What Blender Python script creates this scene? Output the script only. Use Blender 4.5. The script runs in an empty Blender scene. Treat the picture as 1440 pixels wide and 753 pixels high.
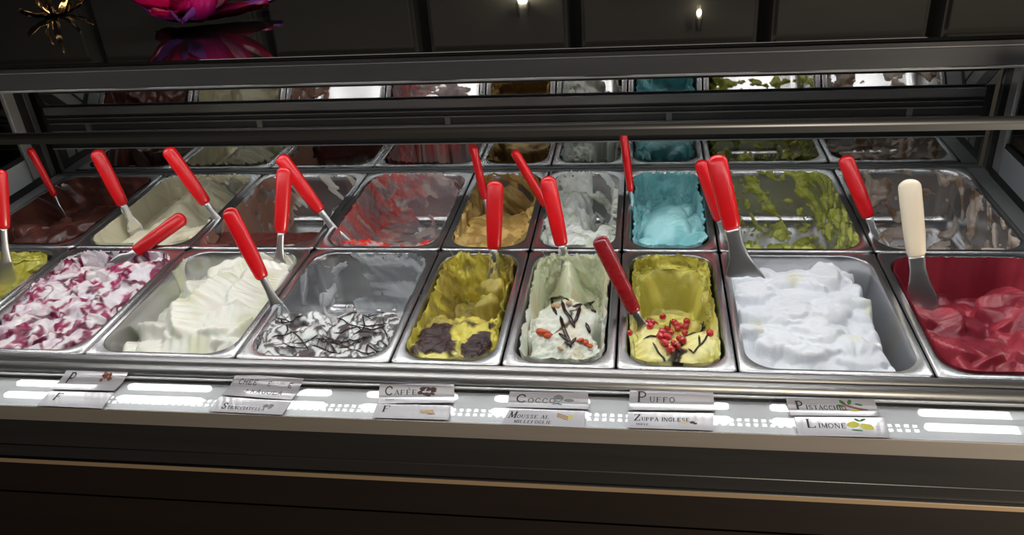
import bpy, bmesh, math, random
import numpy as np
from mathutils import Vector, Matrix

# ------------------------------------------------------------------ camera, world, light, exposure
SC = bpy.context.scene
COL = SC.collection
CAM = np.array([0.3645, -0.9767, 0.7136])
YAW, PITCH, ROLL, FPX = -0.1749, 0.5052, -0.0762, 1178.17
_cY, _sY, _cp, _sp = math.cos(YAW), math.sin(YAW), math.cos(PITCH), math.sin(PITCH)
FW = np.array([_sY*_cp, _cY*_cp, -_sp])
_r = np.array([_cY, -_sY, 0.0]); _u = np.cross(_r, FW)
_c, _s = math.cos(ROLL), math.sin(ROLL)
RT = _c*_r + _s*_u; UP = -_s*_r + _c*_u
cam = bpy.data.cameras.new('camera'); camo = bpy.data.objects.new('camera', cam); COL.objects.link(camo)
cam.sensor_width = 36.0; cam.lens = FPX/1440*36.0; cam.clip_start = .01
camo.matrix_world = Matrix(((RT[0], UP[0], -FW[0], CAM[0]), (RT[1], UP[1], -FW[1], CAM[1]), (RT[2], UP[2], -FW[2], CAM[2]), (0, 0, 0, 1)))
SC.camera = camo
world = bpy.data.worlds.new('world'); SC.world = world; world.use_nodes = True
world.node_tree.nodes['Background'].inputs[0].default_value = (.9, .95, 1, 1)
world.node_tree.nodes['Background'].inputs[1].default_value = 0.03
SC.view_settings.view_transform = 'Standard'; SC.view_settings.look = 'None'
SC.view_settings.exposure = 0.10; SC.view_settings.gamma = 1.0
LAMP_E = 15.0        # the capsule lamps under the canopy
DOT_E = 14.0
BAR_E = 34          # lamp tube along the head of the front glass

def area(name, loc, size, sizey, power, color, target=None, rot=None):
    l = bpy.data.lights.new(name, 'AREA'); l.shape = 'RECTANGLE'; l.size = size; l.size_y = sizey; l.energy = power; l.color = color
    o = bpy.data.objects.new(name, l); COL.objects.link(o); o.location = loc
    if target is not None:
        o.rotation_euler = (Vector(target)-Vector(loc)).to_track_quat('-Z', 'Y').to_euler()
    return o
area('front_fill_light', (2.9, -2.1, -.10), .6, .5, 80.0, (1, .84, .66), (.5, 0, -.05))  # added warm fill for the front faces, kept low to spare the interior
area('counter_fill_light', (0, 1.0, 1.85), 2.6, .4, 11.0, (1, .93, .84), (0, 1.35, 0))  # added fill to brighten the bow and the cabinets mirrored in the glass

# ------------------------------------------------------------------ helpers
def at(x, y, **k):
    (ax, v), = k.items(); i = 'XYZ'.index(ax)
    d = FW + RT*(x-720)/FPX - UP*(y-376.5)/FPX
    return CAM + d*(v-CAM[i])/d[i]

def ray(x, y):
    d = FW + RT*(x-720)/FPX - UP*(y-376.5)/FPX
    return d/np.linalg.norm(d)

def mat(name, color, rough=.5, metal=0, emit=None, es=0, spec=None, trans=0, sss=0, alpha=None, coat=0):
    m = bpy.data.materials.new(name); m.use_nodes = True
    b = m.node_tree.nodes['Principled BSDF']
    b.inputs['Base Color'].default_value = (*color, 1); b.inputs['Roughness'].default_value = rough; b.inputs['Metallic'].default_value = metal
    if emit: b.inputs['Emission Color'].default_value = (*emit, 1); b.inputs['Emission Strength'].default_value = es
    if spec is not None: b.inputs['Specular IOR Level'].default_value = spec
    if trans: b.inputs['Transmission Weight'].default_value = trans
    if coat: b.inputs['Coat Weight'].default_value = coat; b.inputs['Coat Roughness'].default_value = .05
    if sss:
        b.inputs['Subsurface Weight'].default_value = sss; b.inputs['Subsurface Scale'].default_value = .004
    return m

def noise_mat(name, c1, c2, scale=(40, 40, 40), rough=(.3, .5), metal=0, bump=0, bdist=.001, detail=4, coat=0):
    """principled material whose colour and gloss wander with a stretched noise"""
    m = mat(name, c1, rough[0], metal, coat=coat); nt = m.node_tree; N = nt.nodes; L = nt.links; b = N['Principled BSDF']
    tc = N.new('ShaderNodeTexCoord'); mp = N.new('ShaderNodeMapping'); mp.inputs['Scale'].default_value = scale
    nz = N.new('ShaderNodeTexNoise'); nz.inputs['Scale'].default_value = 1; nz.inputs['Detail'].default_value = detail
    L.new(tc.outputs['Object'], mp.inputs[0]); L.new(mp.outputs[0], nz.inputs['Vector'])
    mx = N.new('ShaderNodeMix'); mx.data_type = 'RGBA'; mx.inputs[6].default_value = (*c1, 1); mx.inputs[7].default_value = (*c2, 1)
    L.new(nz.outputs['Fac'], mx.inputs[0]); L.new(mx.outputs[2], b.inputs['Base Color'])
    mr = N.new('ShaderNodeMapRange'); mr.inputs[3].default_value = rough[0]; mr.inputs[4].default_value = rough[1]
    L.new(nz.outputs['Fac'], mr.inputs[0]); L.new(mr.outputs[0], b.inputs['Roughness'])
    if bump:
        bp = N.new('ShaderNodeBump'); bp.inputs['Strength'].default_value = bump; bp.inputs['Distance'].default_value = bdist
        L.new(nz.outputs['Fac'], bp.inputs['Height']); L.new(bp.outputs[0], b.inputs['Normal'])
    return m

def glass_mat(name, tint, refl_ior=1.5, rough=0.0):
    """thin clear sheet: see-through plus a fresnel reflection"""
    m = bpy.data.materials.new(name); m.use_nodes = True; nt = m.node_tree; N = nt.nodes; L = nt.links
    N.remove(N['Principled BSDF']); out = N['Material Output']
    t = N.new('ShaderNodeBsdfTransparent'); t.inputs[0].default_value = (*tint, 1)
    g = N.new('ShaderNodeBsdfGlossy'); g.inputs['Roughness'].default_value = rough; g.inputs[0].default_value = (1, 1, 1, 1)
    f = N.new('ShaderNodeFresnel'); f.inputs[0].default_value = refl_ior
    geo = N.new('ShaderNodeNewGeometry'); sb = N.new('ShaderNodeMath'); sb.operation = 'SUBTRACT'; sb.inputs[0].default_value = 1
    mu = N.new('ShaderNodeMath'); mu.operation = 'MULTIPLY'; L.new(geo.outputs['Backfacing'], sb.inputs[1]); L.new(sb.outputs[0], mu.inputs[0]); L.new(f.outputs[0], mu.inputs[1])
    x = N.new('ShaderNodeMixShader'); L.new(mu.outputs[0], x.inputs[0]); L.new(t.outputs[0], x.inputs[1]); L.new(g.outputs[0], x.inputs[2])
    L.new(x.outputs[0], out.inputs[0]); return m

M = dict(
    steel=noise_mat('brushed_steel', (.50, .49, .49), (.60, .59, .59), (6, 140, 140), (.30, .42), 1, .05, .0004),
    pan=mat('pan_steel', (.54, .54, .55), .27, .97),
    rail=noise_mat('satin_rail', (.42, .41, .40), (.50, .49, .48), (4, 120, 120), (.38, .48), 1, .03, .0004),
    alu=noise_mat('grey_aluminium', (.10, .105, .11), (.13, .135, .14), (3, 80, 80), (.35, .5), .7),
    alu_light=noise_mat('light_aluminium', (.22, .225, .23), (.27, .275, .28), (3, 80, 80), (.4, .5), .5),
    face=noise_mat('sill_face', (.44, .41, .38), (.50, .47, .43), (3, 90, 90), (.4, .55), .5),
    panel=noise_mat('side_panel_grey', (.22, .24, .26), (.26, .28, .30), (8, 8, 8), (.45, .6), 0),
    sill=noise_mat('sill_white', (.84, .85, .88), (.90, .91, .93), (8, 30, 30), (.26, .34), 0),
    dark=noise_mat('dark_metal', (.035, .035, .036), (.048, .048, .05), (3, 60, 60), (.35, .5), .3),
    dark2=noise_mat('dark_lacquer', (.014, .010, .009), (.020, .014, .012), (2, 20, 20), (.45, .6), 0),
    black=mat('black_rubber', (.006, .006, .006), .5),
    gold=noise_mat('brass_trim', (.72, .54, .34), (.80, .60, .38), (3, 60, 60), (.35, .5), .6),
    mirror=mat('mirror_glass', (.40, .41, .40), .035, 1),
    topglass=mat('dark_top_glass', (.012, .012, .012), .03, 0, spec=.9),
    redp=noise_mat('red_plastic', (.50, .004, .008), (.56, .006, .010), (9, 9, 9), (.24, .28), 0, coat=.1),
    darkred=noise_mat('dark_red_plastic', (.20, .006, .010), (.25, .008, .012), (60, 60, 60), (.22, .32), 0, coat=.3),
    ivory=noise_mat('ivory_plastic', (.72, .62, .46), (.80, .71, .56), (25, 25, 12), (.3, .4), 0),
    blade=noise_mat('blade_steel', (.60, .60, .61), (.68, .68, .69), (30, 30, 10), (.24, .34), 1),
    card=mat('card_paper', (.66, .64, .68), .05, spec=.55), ink=mat('card_ink', (.02, .02, .02), .6), pen=mat('pen_ink', (.12, .12, .14), .6),
    choc=mat('chocolate_sauce', (.020, .009, .007), .22), coffee=mat('coffee_brown', (.09, .035, .03), .6),
    berry=mat('red_currant', (.55, .02, .03), .12, sss=.2, coat=.6), candied=mat('candied_fruit', (.52, .07, .015), .25),
    leaf=mat('leaf_print', (.06, .22, .05), .6), lemon=mat('lemon_print', (.85, .80, .12), .6), nut=mat('nut_print', (.32, .10, .06), .6),
    cream_print=mat('cream_print', (.80, .62, .32), .6), grey_print=mat('grey_print', (.25, .27, .28), .6), teal_print=mat('teal_print', (.10, .35, .33), .6),
    blue_print=mat('blue_print', (.04, .25, .50), .6),
    frost=mat('frost', (.8, .82, .85), .6, sss=.2),
)
M['lamp'] = mat('lamp_diffuser', (1, 1, 1), .5, 0, (1, .985, .97), LAMP_E)
M['dot'] = mat('led_dot', (1, 1, 1), .5, 0, (1, .985, .97), DOT_E)
M['tube'] = mat('tube_diffuser', (1, 1, 1), .5, 0, (.97, .98, 1), BAR_E)
M['pane'] = glass_mat('clear_pane', (.985, .99, .99))
M['front'] = glass_mat('front_glass', (.96, .97, .97), 1.35)

def new(name, verts, faces, m, parent=None, smooth=False):
    me = bpy.data.meshes.new(name); me.from_pydata([tuple(map(float, v)) for v in verts], [], faces); me.update()
    me.materials.append(m)
    if smooth: me.polygons.foreach_set('use_smooth', [True]*len(me.polygons))
    o = bpy.data.objects.new(name, me); COL.objects.link(o)
    if parent: o.parent = parent
    return o

def thing(name, label, cat, loc=(0, 0, 0), group=None):
    o = bpy.data.objects.new(name, None); COL.objects.link(o); o.location = loc; o.empty_display_size = .02
    o['label'] = label; o['category'] = cat
    if group: o['group'] = group
    return o

def tag(o, label, cat, group=None):
    o['label'] = label; o['category'] = cat
    if group: o['group'] = group
    return o

def place(o):
    """keeps world coordinates of a mesh written in world space when its parent Empty is moved"""
    o.matrix_parent_inverse = Matrix.Translation(-o.parent.location); return o

def box(name, x0, x1, y0, y1, z0, z1, m, parent=None, bev=0.0, seg=2, smooth=True):
    bm = bmesh.new(); bmesh.ops.create_cube(bm, size=1)
    for v in bm.verts: v.co = ((x0+x1)/2+v.co.x*(x1-x0), (y0+y1)/2+v.co.y*(y1-y0), (z0+z1)/2+v.co.z*(z1-z0))
    if bev: bmesh.ops.bevel(bm, geom=bm.edges[:], offset=bev, segments=seg, profile=.5, affect='EDGES')
    me = bpy.data.meshes.new(name); bm.to_mesh(me); bm.free(); me.materials.append(m)
    o = bpy.data.objects.new(name, me); COL.objects.link(o)
    if parent: o.parent = parent; place(o)
    return o

def prism(name, prof, x0, x1, m, parent=None, smooth=False):
    """profile of (y, z) swept along x"""
    n = len(prof); v = [(x0, y, z) for y, z in prof]+[(x1, y, z) for y, z in prof]
    f = [(i, (i+1) % n, n+(i+1) % n, n+i) for i in range(n)]+[tuple(range(n-1, -1, -1)), tuple(range(n, 2*n))]
    o = new(name, v, f, m, parent, smooth)
    if parent: place(o)
    return o

def rod_prof(cy, cz, ry, rz, n=20):
    return [(cy+ry*math.cos(2*math.pi*i/n), cz+rz*math.sin(2*math.pi*i/n)) for i in range(n)]

# ---- numpy noise
class Nz:
    def __init__(s, seed):
        r = np.random.RandomState(seed); s.p = r.permutation(256); a = r.rand(256)*2*np.pi; s.gx = np.cos(a); s.gy = np.sin(a)
    def n(s, x, y):
        xi = np.floor(x).astype(int); yi = np.floor(y).astype(int); xf = x-xi; yf = y-yi
        u = xf*xf*xf*(xf*(xf*6-15)+10); v = yf*yf*yf*(yf*(yf*6-15)+10)
        def g(i, j):
            h = s.p[(s.p[(xi+i) & 255]+yi+j) & 255]
            return s.gx[h]*(xf-i)+s.gy[h]*(yf-j)
        a = g(0, 0)*(1-u)+g(1, 0)*u; b = g(0, 1)*(1-u)+g(1, 1)*u
        return (a*(1-v)+b*v)*1.5
    def f(s, x, y, o=4, g=.5):
        t = 0; a = 1
        for k in range(o): t = t+a*s.n(x*2**k+17*k, y*2**k+31*k); a *= g
        return t
    def billow(s, x, y, o=3, g=.5):
        t = 0; a = 1
        for k in range(o): t = t+a*np.abs(s.n(x*2**k+17*k, y*2**k+31*k)); a *= g
        return t
def sst(a, b, x):
    t = np.clip((x-a)/(b-a), 0, 1); return t*t*(3-2*t)
def mixc(c, d, t):
    t = np.asarray(t)[..., None]; return c*(1-t)+np.asarray(d)*t

# ------------------------------------------------------------------ room
def struct(o): o['kind'] = 'structure'; return o
wallm = noise_mat('dark_wall', (.030, .029, .027), (.045, .043, .040), (2, 2, 2), (.5, .7))
struct(box('floor', -4, 4, -4, 3, -1.12, -1.06, noise_mat('dark_floor', (.03, .028, .026), (.05, .045, .04), (6, 6, 6), (.3, .5))))
struct(box('ceiling', -4, 4, -4, 3, 1.9, 1.96, wallm))
struct(box('wall_rear', -4, 4, 2.4, 2.5, -1.06, 1.9, wallm))
struct(box('wall_front', -4, 4, -4, -3.9, -1.06, 1.9, wallm))
struct(box('wall_left', -4, -3.9, -3.9, 2.4, -1.06, 1.9, wallm))
struct(box('wall_right', 3.9, 4, -3.9, 2.4, -1.06, 1.9, wallm))

# cabinets on the rear wall (seen only as reflections in the top glass)
cabm = noise_mat('cabinet_front', (.085, .083, .076), (.12, .117, .108), (3, 3, 8), (.4, .6))
for i, (xa, xb) in enumerate([(-2.6, -1.75), (-1.7, -1.05), (-1.0, -.45), (-.4, .1), (.15, .75), (.8, 1.3), (1.35, 2.4)]):
    cb = thing('wall_cabinet', 'dark wall cabinet seen only as a dim reflection in the top glass', 'cabinet', ((xa+xb)/2, 2.2, .2), 'cabinets behind the counter')
    box('body', xa, xb, 2.02, 2.4, .2, 1.45, cabm, cb)
    for z0, z1 in ((.215, .8), (.815, 1.43)):
        d = box('door', xa+.012, xb-.012, 2.0, 2.02, z0, z1, cabm, cb, .004)

# ------------------------------------------------------------------ display case
BX = [-1.012, -.755, -.507, -.252, -.005, .163, .330, .500, .760, 1.022]
XL, XR = -1.045, 1.055
case = thing('display_case', 'long stainless steel and glass gelato display case holding two rows of pans', 'display case', (0, .3, -1.06))
def cbox(name, *a, **k): return box(name, *a, parent=case, **k)
# pan deck: bearer strips between the pans and around them
cbox('deck', XL, XR, .7335, .748, -.16, -.003, M['alu'])
cbox('deck', XL, -1.014, 0, .7335, -.16, -.003, M['alu_light'])
cbox('deck', 1.024, XR, 0, .7335, -.16, -.003, M['alu_light'])
cbox('well_floor', XL, XR, .0, .748, -.18, -.16, M['dark'])
# front rails
prism('rail', rod_prof(-.0045, -.0070, .0088, .0088, 24), -1.4, 1.4, M['rail'], case, True)
prism('rail', rod_prof(-.0195, -.0120, .0088, .0088, 24), -1.4, 1.4, M['rail'], case, True)
cbox('rail_web', -1.4, 1.4, -.0265, .0015, -.04, -.0125, M['rail'])
# sill with the price cards
YF = -.1035
cbox('sill', -1.4, 1.4, YF, -.0266, -.044, -.0215, M['sill'])
cbox('glass_edge_glint', -1.4, 1.4, -.0342, -.0292, -.0215, -.0162, mat('glint_white', (.95, .95, .95), .3))  # white strip standing in for a lamp reflection along the glass edge
cbox('channel_seal', -1.4, 1.4, -.0360, -.0344, -.0215, -.0176, M['dark'])
cbox('sill_pane', -1.4, 1.4, YF+.0005, -.0362, -.0196, -.0180, M['pane'])
cbox('sill_face', -1.4, 1.4, YF-.003, YF, -.0455, -.0192, M['face'], bev=.001)
prism('front_fascia', [(YF+.006, -.0455), (YF+.002, -.0455), (YF-.001, -.095), (YF+.006, -.095)], -1.4, 1.4, M['dark'], case)
prism('fascia_bead', rod_prof(YF+.001, -.097, .003, .0018, 12), -1.4, 1.4, M['alu'], case, True)
cbox('lower_fascia', -1.4, 1.4, YF+.001, YF+.008, -.122, -.098, M['dark'])
prism('fascia_bead', rod_prof(YF-.001, -.1225, .003, .0013, 12), -1.4, 1.4, M['alu'], case, True)
cbox('brass_strip', -1.4, 1.4, YF-.001, YF+.008, -.1345, -.1255, M['gold'], bev=.001)
cbox('base_panel', -1.4, 1.4, YF+.004, YF+.02, -.199, -.138, M['dark2'])
cbox('base_panel', -1.4, 1.4, YF+.004, YF+.02, -.98, -.203, M['dark2'])
cbox('base_core', -1.4, 1.4, YF+.02, .8, -1.06, -.181, M['black'])
# rear: lower mirror, black gap, door rails, upper mirror
cbox('rear_mirror', XL+.01, XR-.005, .749, .753, -.002, .060, M['mirror'])
cbox('mirror_trim', XL+.01, XR-.005, .746, .7488, .0602, .0620, M['alu_light'])
cbox('rear_panel', XL, XR, .760, .766, .0, .335, M['black'])
for z0, z1, y0 in ((.1205, .1235, .750), (.1345, .1365, .748), (.100, .1035, .752)):
    cbox('door_rail', XL+.02, XR-.02, y0, .759, z0, z1, M['alu'])
cbox('door_rail', XL+.02, XR-.02, .744, .759, .1445, .164, M['alu'], bev=.002)
for x in (-.93, -.5, -.06, .42, .90):
    cbox('door_stile', x-.006, x+.006, .753, .7595, .1037, .1204, M['alu'])
# tilted upper mirror, over the door rail
ta = math.radians(23); my, mz, mh = .742, .1835, .0175
p0 = (my+math.sin(ta)*mh, mz-math.cos(ta)*mh); p1 = (my-math.sin(ta)*mh, mz+math.cos(ta)*mh)
prism('upper_mirror', [p0, p1, (p1[0]+.004, p1[1]+.002), (p0[0]+.004, p0[1]+.002)], XL+.03, XR-.005, mat('upper_mirror', (.62, .62, .61), .03, 1), case)
cbox('door_head', XL, XR, .744, .759, .2035, .235, M['dark'])
# side walls
for s, X in ((-1, XL), (1, XR)):
    x0, x1 = (X-.02, X) if s < 0 else (X, X+.02)
    cbox('side_panel', x0, x1, .03, .66, .014, .068, M['panel'], bev=.001)
    cbox('side_seal', x0, x1, .0, .70, -.003, .0138, M['black'])
    cbox('side_seal', x0+.002, x1-.002, .03, .66, .0682, .078, M['black'])
    cbox('side_glass', x0+.006, x1-.006, .03, .66, .0785, .33, glass_mat('side_glass_%d' % (s+1), (.25, .26, .27), 1.45))
    cbox('corner_post', x0, x1, .664, .696, .014, .334, M['alu_light'], bev=.002)
    cbox('post_seal', x0, x1, .6965, .722, .0, .334, M['black'])
    cbox('corner_post', x0, x1, .7225, .742, -.002, .334, M['alu'], bev=.002)
    # outside neighbour frames
    cbox('end_post', x0+s*.10, x1+s*.10, .50, .54, -.15, .334, M['dark'])
# canopy with top glass and lamps
CY0, CY1 = .30, 1.15
cbox('canopy_fascia', -1.5, 1.5, CY0, CY0+.006, .3370, .3660, M['dark'], bev=.001)
cbox('canopy_bead', -1.5, 1.5, CY0-.0015, CY0+.006, .3340, .3365, M['alu_light'])
cbox('canopy_bead', -1.5, 1.5, CY0-.0010, CY0+.006, .3664, .3676, M['alu_light'])
cbox('canopy_seal', -1.5, 1.5, CY0-.001, CY0+.012, .3680, .3740, M['black'])
cbox('top_glass', -1.5, 1.5, CY0+.004, CY1, .3742, .380, M['topglass'], bev=.001)
cbox('canopy_body', -1.5, 1.5, CY0+.0062, CY1, .345, .3679, M['dark'])
under = cbox('canopy_underside', -1.5, 1.5, CY0+.0062, CY1-.01, .342, .3449, mat('canopy_white', (.10, .10, .10), .4))
# lamps: two rows of capsule diffusers and a row of LED dots
def capsule(name, xa, xb, yc, hw, z, m):
    pts = []
    for k in range(9): t = math.pi/2+math.pi*k/8; pts.append((xa+hw+hw*math.cos(t), yc+hw*math.sin(t)))
    for k in range(9): t = -math.pi/2+math.pi*k/8; pts.append((xb-hw+hw*math.cos(t), yc+hw*math.sin(t)))
    n = len(pts); v = [(x, y, z) for x, y in pts]+[(x, y, z+.004) for x, y in pts]
    f = [tuple(range(n)), tuple(range(2*n-1, n-1, -1))]+[(i, n+i, n+(i+1) % n, (i+1) % n) for i in range(n)]
    return place(new(name, v, f, m, case))
for i in range(8):
    xc = -.953+.279*i
    for yc in (.400, .357):
        if xc-.1 > XL-.06 : capsule('lamp_diffuser', xc-.100, xc+.100, yc, .0095, .3375, M['lamp'])
dv, df = [], []
for i in range(118):
    x = -.93+i*.0155
    for j in range(2):
        y = .352 - .008 + .014*j; b = len(dv); h = .0042
        dv += [(x-h, y-h, .3395), (x+h, y-h, .3395), (x+h, y+h, .3395), (x-h, y+h, .3395)]; df.append((b, b+3, b+2, b+1))
dots = place(new('led_dots', dv, df, M['dot'], case)); dots['kind'] = 'stuff'
cbox('unseen_light_shield', -1.04, 1.04, .4205, .4225, .303, .3418, M['dark'])  # unseen baffle added behind the lamps to dim the rear row
# head rail of the front glass with a lamp tube tucked below it
prism('glass_head_rail', rod_prof(0.001, .3610, .005, .0058, 16), -1.4, 1.4, M['alu'], case, True)
cbox('lamp_housing', -1.03, 1.03, -.0040, -.0015, .3525, .360, M['alu'])
cbox('lamp_housing', -1.03, 1.03, -.0015, .0150, .3568, .3600, M['alu'])
cbox('lamp_tube', -1.03, 1.03, .0005, .0130, .3540, .3566, M['tube'])
prism('front_glass', [(-.0330, -.0163), (-.0305, -.0163), (.0030, .352), (.0005, .352)], -1.4, 1.4, M['front'], case)

# ------------------------------------------------------------------ pans
PD = .118           # depth
def inset_coords(A, B, r, d, n=10):
    """rounded rectangle, half sizes A,B, radius r, inset d: consistent vertex count"""
    rr = max(r-d, .004); a, b = A-d-rr, B-d-rr; out = []
    for sx, sy, t0 in ((1, 1, 0), (-1, 1, 90), (-1, -1, 180), (1, -1, 270)):
        for k in range(n+1):
            t = math.radians(t0+90*k/n); out.append((sx*a+rr*math.cos(t), sy*b+rr*math.sin(t)))
    return out
def profile(s):
    """arc length from the opening edge down the wall and onto the floor -> (inset, z)"""
    lip, wall, fil = .004, PD-.026, .022
    # wall leans inward 5 deg
    s = np.asarray(s, float); th = math.radians(84); wl = wall/math.sin(th)
    d1 = np.minimum(s, wl)*math.cos(th); z1 = -np.minimum(s, wl)*math.sin(th)
    q = np.clip(s-wl, 0, fil*th); ang = th-q/fil
    d2 = fil*(np.sin(th)-np.sin(ang)); z2 = -fil*(np.cos(ang)-np.cos(th))
    e = np.maximum(s-wl-fil*th, 0)
    return d1+d2+e, z1+z2
def pan_dims(i): return (BX[i+1]-BX[i]-.003)/2
RC = .043
def make_pan(i, row, label):
    A = pan_dims(i); y0, y1 = (.002, .357) if row == 0 else (.361, .7315)
    B = (y1-y0)/2; cx, cy = (BX[i]+BX[i+1])/2, (y0+y1)/2
    t = thing('gelato_pan', label, 'pan', (cx, cy, -PD), 'gelato pans')
    fl = .0125; a, b = A-fl, B-fl
    loops = []
    def L(pts, z): loops.append([(x, y, z+PD) for x, y in pts])
    L(inset_coords(A, B, .010, .0), -.004); L(inset_coords(A, B, .010, .0005), -.0008); L(inset_coords(A, B, .010, .0022), .0)
    L(inset_coords(a, b, RC, -.0040), .0); L(inset_coords(a, b, RC, -.0012), -.0008)
    S = PD
    for s in list(np.linspace(.0005, .09, 7))+list(np.linspace(.098, .129, 7)):
        d, z = profile(s); L(inset_coords(a, b, RC, float(d)), float(z)-.0018)
    n = len(loops[0]); v = [p for l in loops for p in l]; f = []
    for k in range(len(loops)-1):
        f += [(k*n+j, k*n+(j+1) % n, (k+1)*n+(j+1) % n, (k+1)*n+j) for j in range(n)]
    nr = 4
    f.append(tuple(range((len(loops)-1)*n, len(loops)*n)))
    rim_f = [q for q in f if max(q) < nr*n+n and len(q) == 4 and min(q) < nr*n]
    tub_f = [q for q in f if not (len(q) == 4 and min(q) < nr*n)]
    def sub(name, fs):
        ids = sorted({k for q in fs for k in q}); mp = {k: j for j, k in enumerate(ids)}
        return new(name, [v[k] for k in ids], [tuple(mp[k] for k in q) for q in fs], M['pan'], t, True)
    sub('rim', rim_f); sub('tub', tub_f)
    return cx, cy, a, b

# ------------------------------------------------------------------ gelato surfaces
def grid1(half, step):
    # arc-length sampled coordinate from -half..half of the tub section
    smax = .16; s = np.arange(0, 1.0, step); d, z = profile(s); k = d < half-1e-4
    d = d[k]; z = z[k]
    pos = half-d
    return np.concatenate([-pos, [0], pos[::-1]])
def tub_grid(a, b, step):
    gx, gy = grid1(a, step), grid1(b, step)
    X, Y = np.meshgrid(gx, gy, indexing='ij')
    A0, B0 = a-RC, b-RC
    dx, dy = np.abs(X)-A0, np.abs(Y)-B0
    cor = (dx > 0) & (dy > 0); m = np.maximum(dx, dy); h = np.hypot(dx, dy)+1e-9
    X2 = np.where(cor, np.sign(X)*(A0+dx*m/h), X); Y2 = np.where(cor, np.sign(Y)*(B0+dy*m/h), Y)
    d = np.where(cor, RC-m, np.minimum(a-np.abs(X), b-np.abs(Y)))
    # depth from inset by inverting the profile
    ss = np.linspace(0, .6, 1600); dd, zz = profile(ss); Z = np.interp(d, dd, zz)
    return X2, Y2, Z, d
def lobes(x, y, L, soft=0):
    """overlapping domes with fanned ribs: (cx,cy,rx,ry,angle,height,base,ribs,ribamp)"""
    H = np.full(np.shape(x), -9.0)
    for (cx, cy, rx, ry, an, h, bz, nb, ra) in L:
        c, s = math.cos(an), math.sin(an); u = ((x-cx)*c+(y-cy)*s)/rx; v = (-(x-cx)*s+(y-cy)*c)/ry
        q = u*u+v*v; dome = np.sqrt(np.clip(1-q, 0, 1)); ph = np.arctan2(v, u+1.05)
        k = bz+h*dome**.75*(.78+.30*u)+ra*np.sin(ph*nb)*np.clip(dome*1.5, 0, 1)
        H = np.where((q < 1) & (k > H), k, H)
    return H
def flaps(x, y, L):
    """overlapping strokes with one steep lip and ribs fanned across, as a spatula folds gelato"""
    H = np.full(np.shape(x), -9.0)
    for (cx, cy, rx, ry, an, h, bz, nb, ra) in L:
        c, s = math.cos(an), math.sin(an); u = ((x-cx)*c+(y-cy)*s)/rx; v = (-(x-cx)*s+(y-cy)*c)/ry
        su = np.sqrt(np.clip(1-u*u, 0, 1)); vv = v/(su+1e-6); p = np.clip(.5*(vv+1), 0, 1)
        pr = p**.9*(1-sst(.80, 1.0, p)*.9)
        k = bz+h*su**.8*pr+ra*np.sin((u*1.5+.35*u*p)*nb)*p*np.sqrt(su)*(1-sst(.9, 1, p))
        H = np.where((su > 0) & (np.abs(vv) < 1) & (k > H), k, H)
    return H
def rnd_lobes(seed, n, a, b, x0, x1, y0, y1, r0, r1, h, bz, nb=0, ra=0, order=True, asp=(.55, .95), ang=None, slope=0):
    R = random.Random(seed); out = []
    for i in range(n):
        cx = R.uniform(x0, x1)*a; cy = R.uniform(y0, y1)*b; r = R.uniform(r0, r1)
        out.append((cx, cy, r, r*R.uniform(*asp), R.uniform(0, 6.28) if ang is None else ang+R.uniform(-.5, .5), h*r/r1*R.uniform(.8, 1.2), bz+R.uniform(-.004, .004)+slope*cy, nb, ra))
    return out

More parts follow.
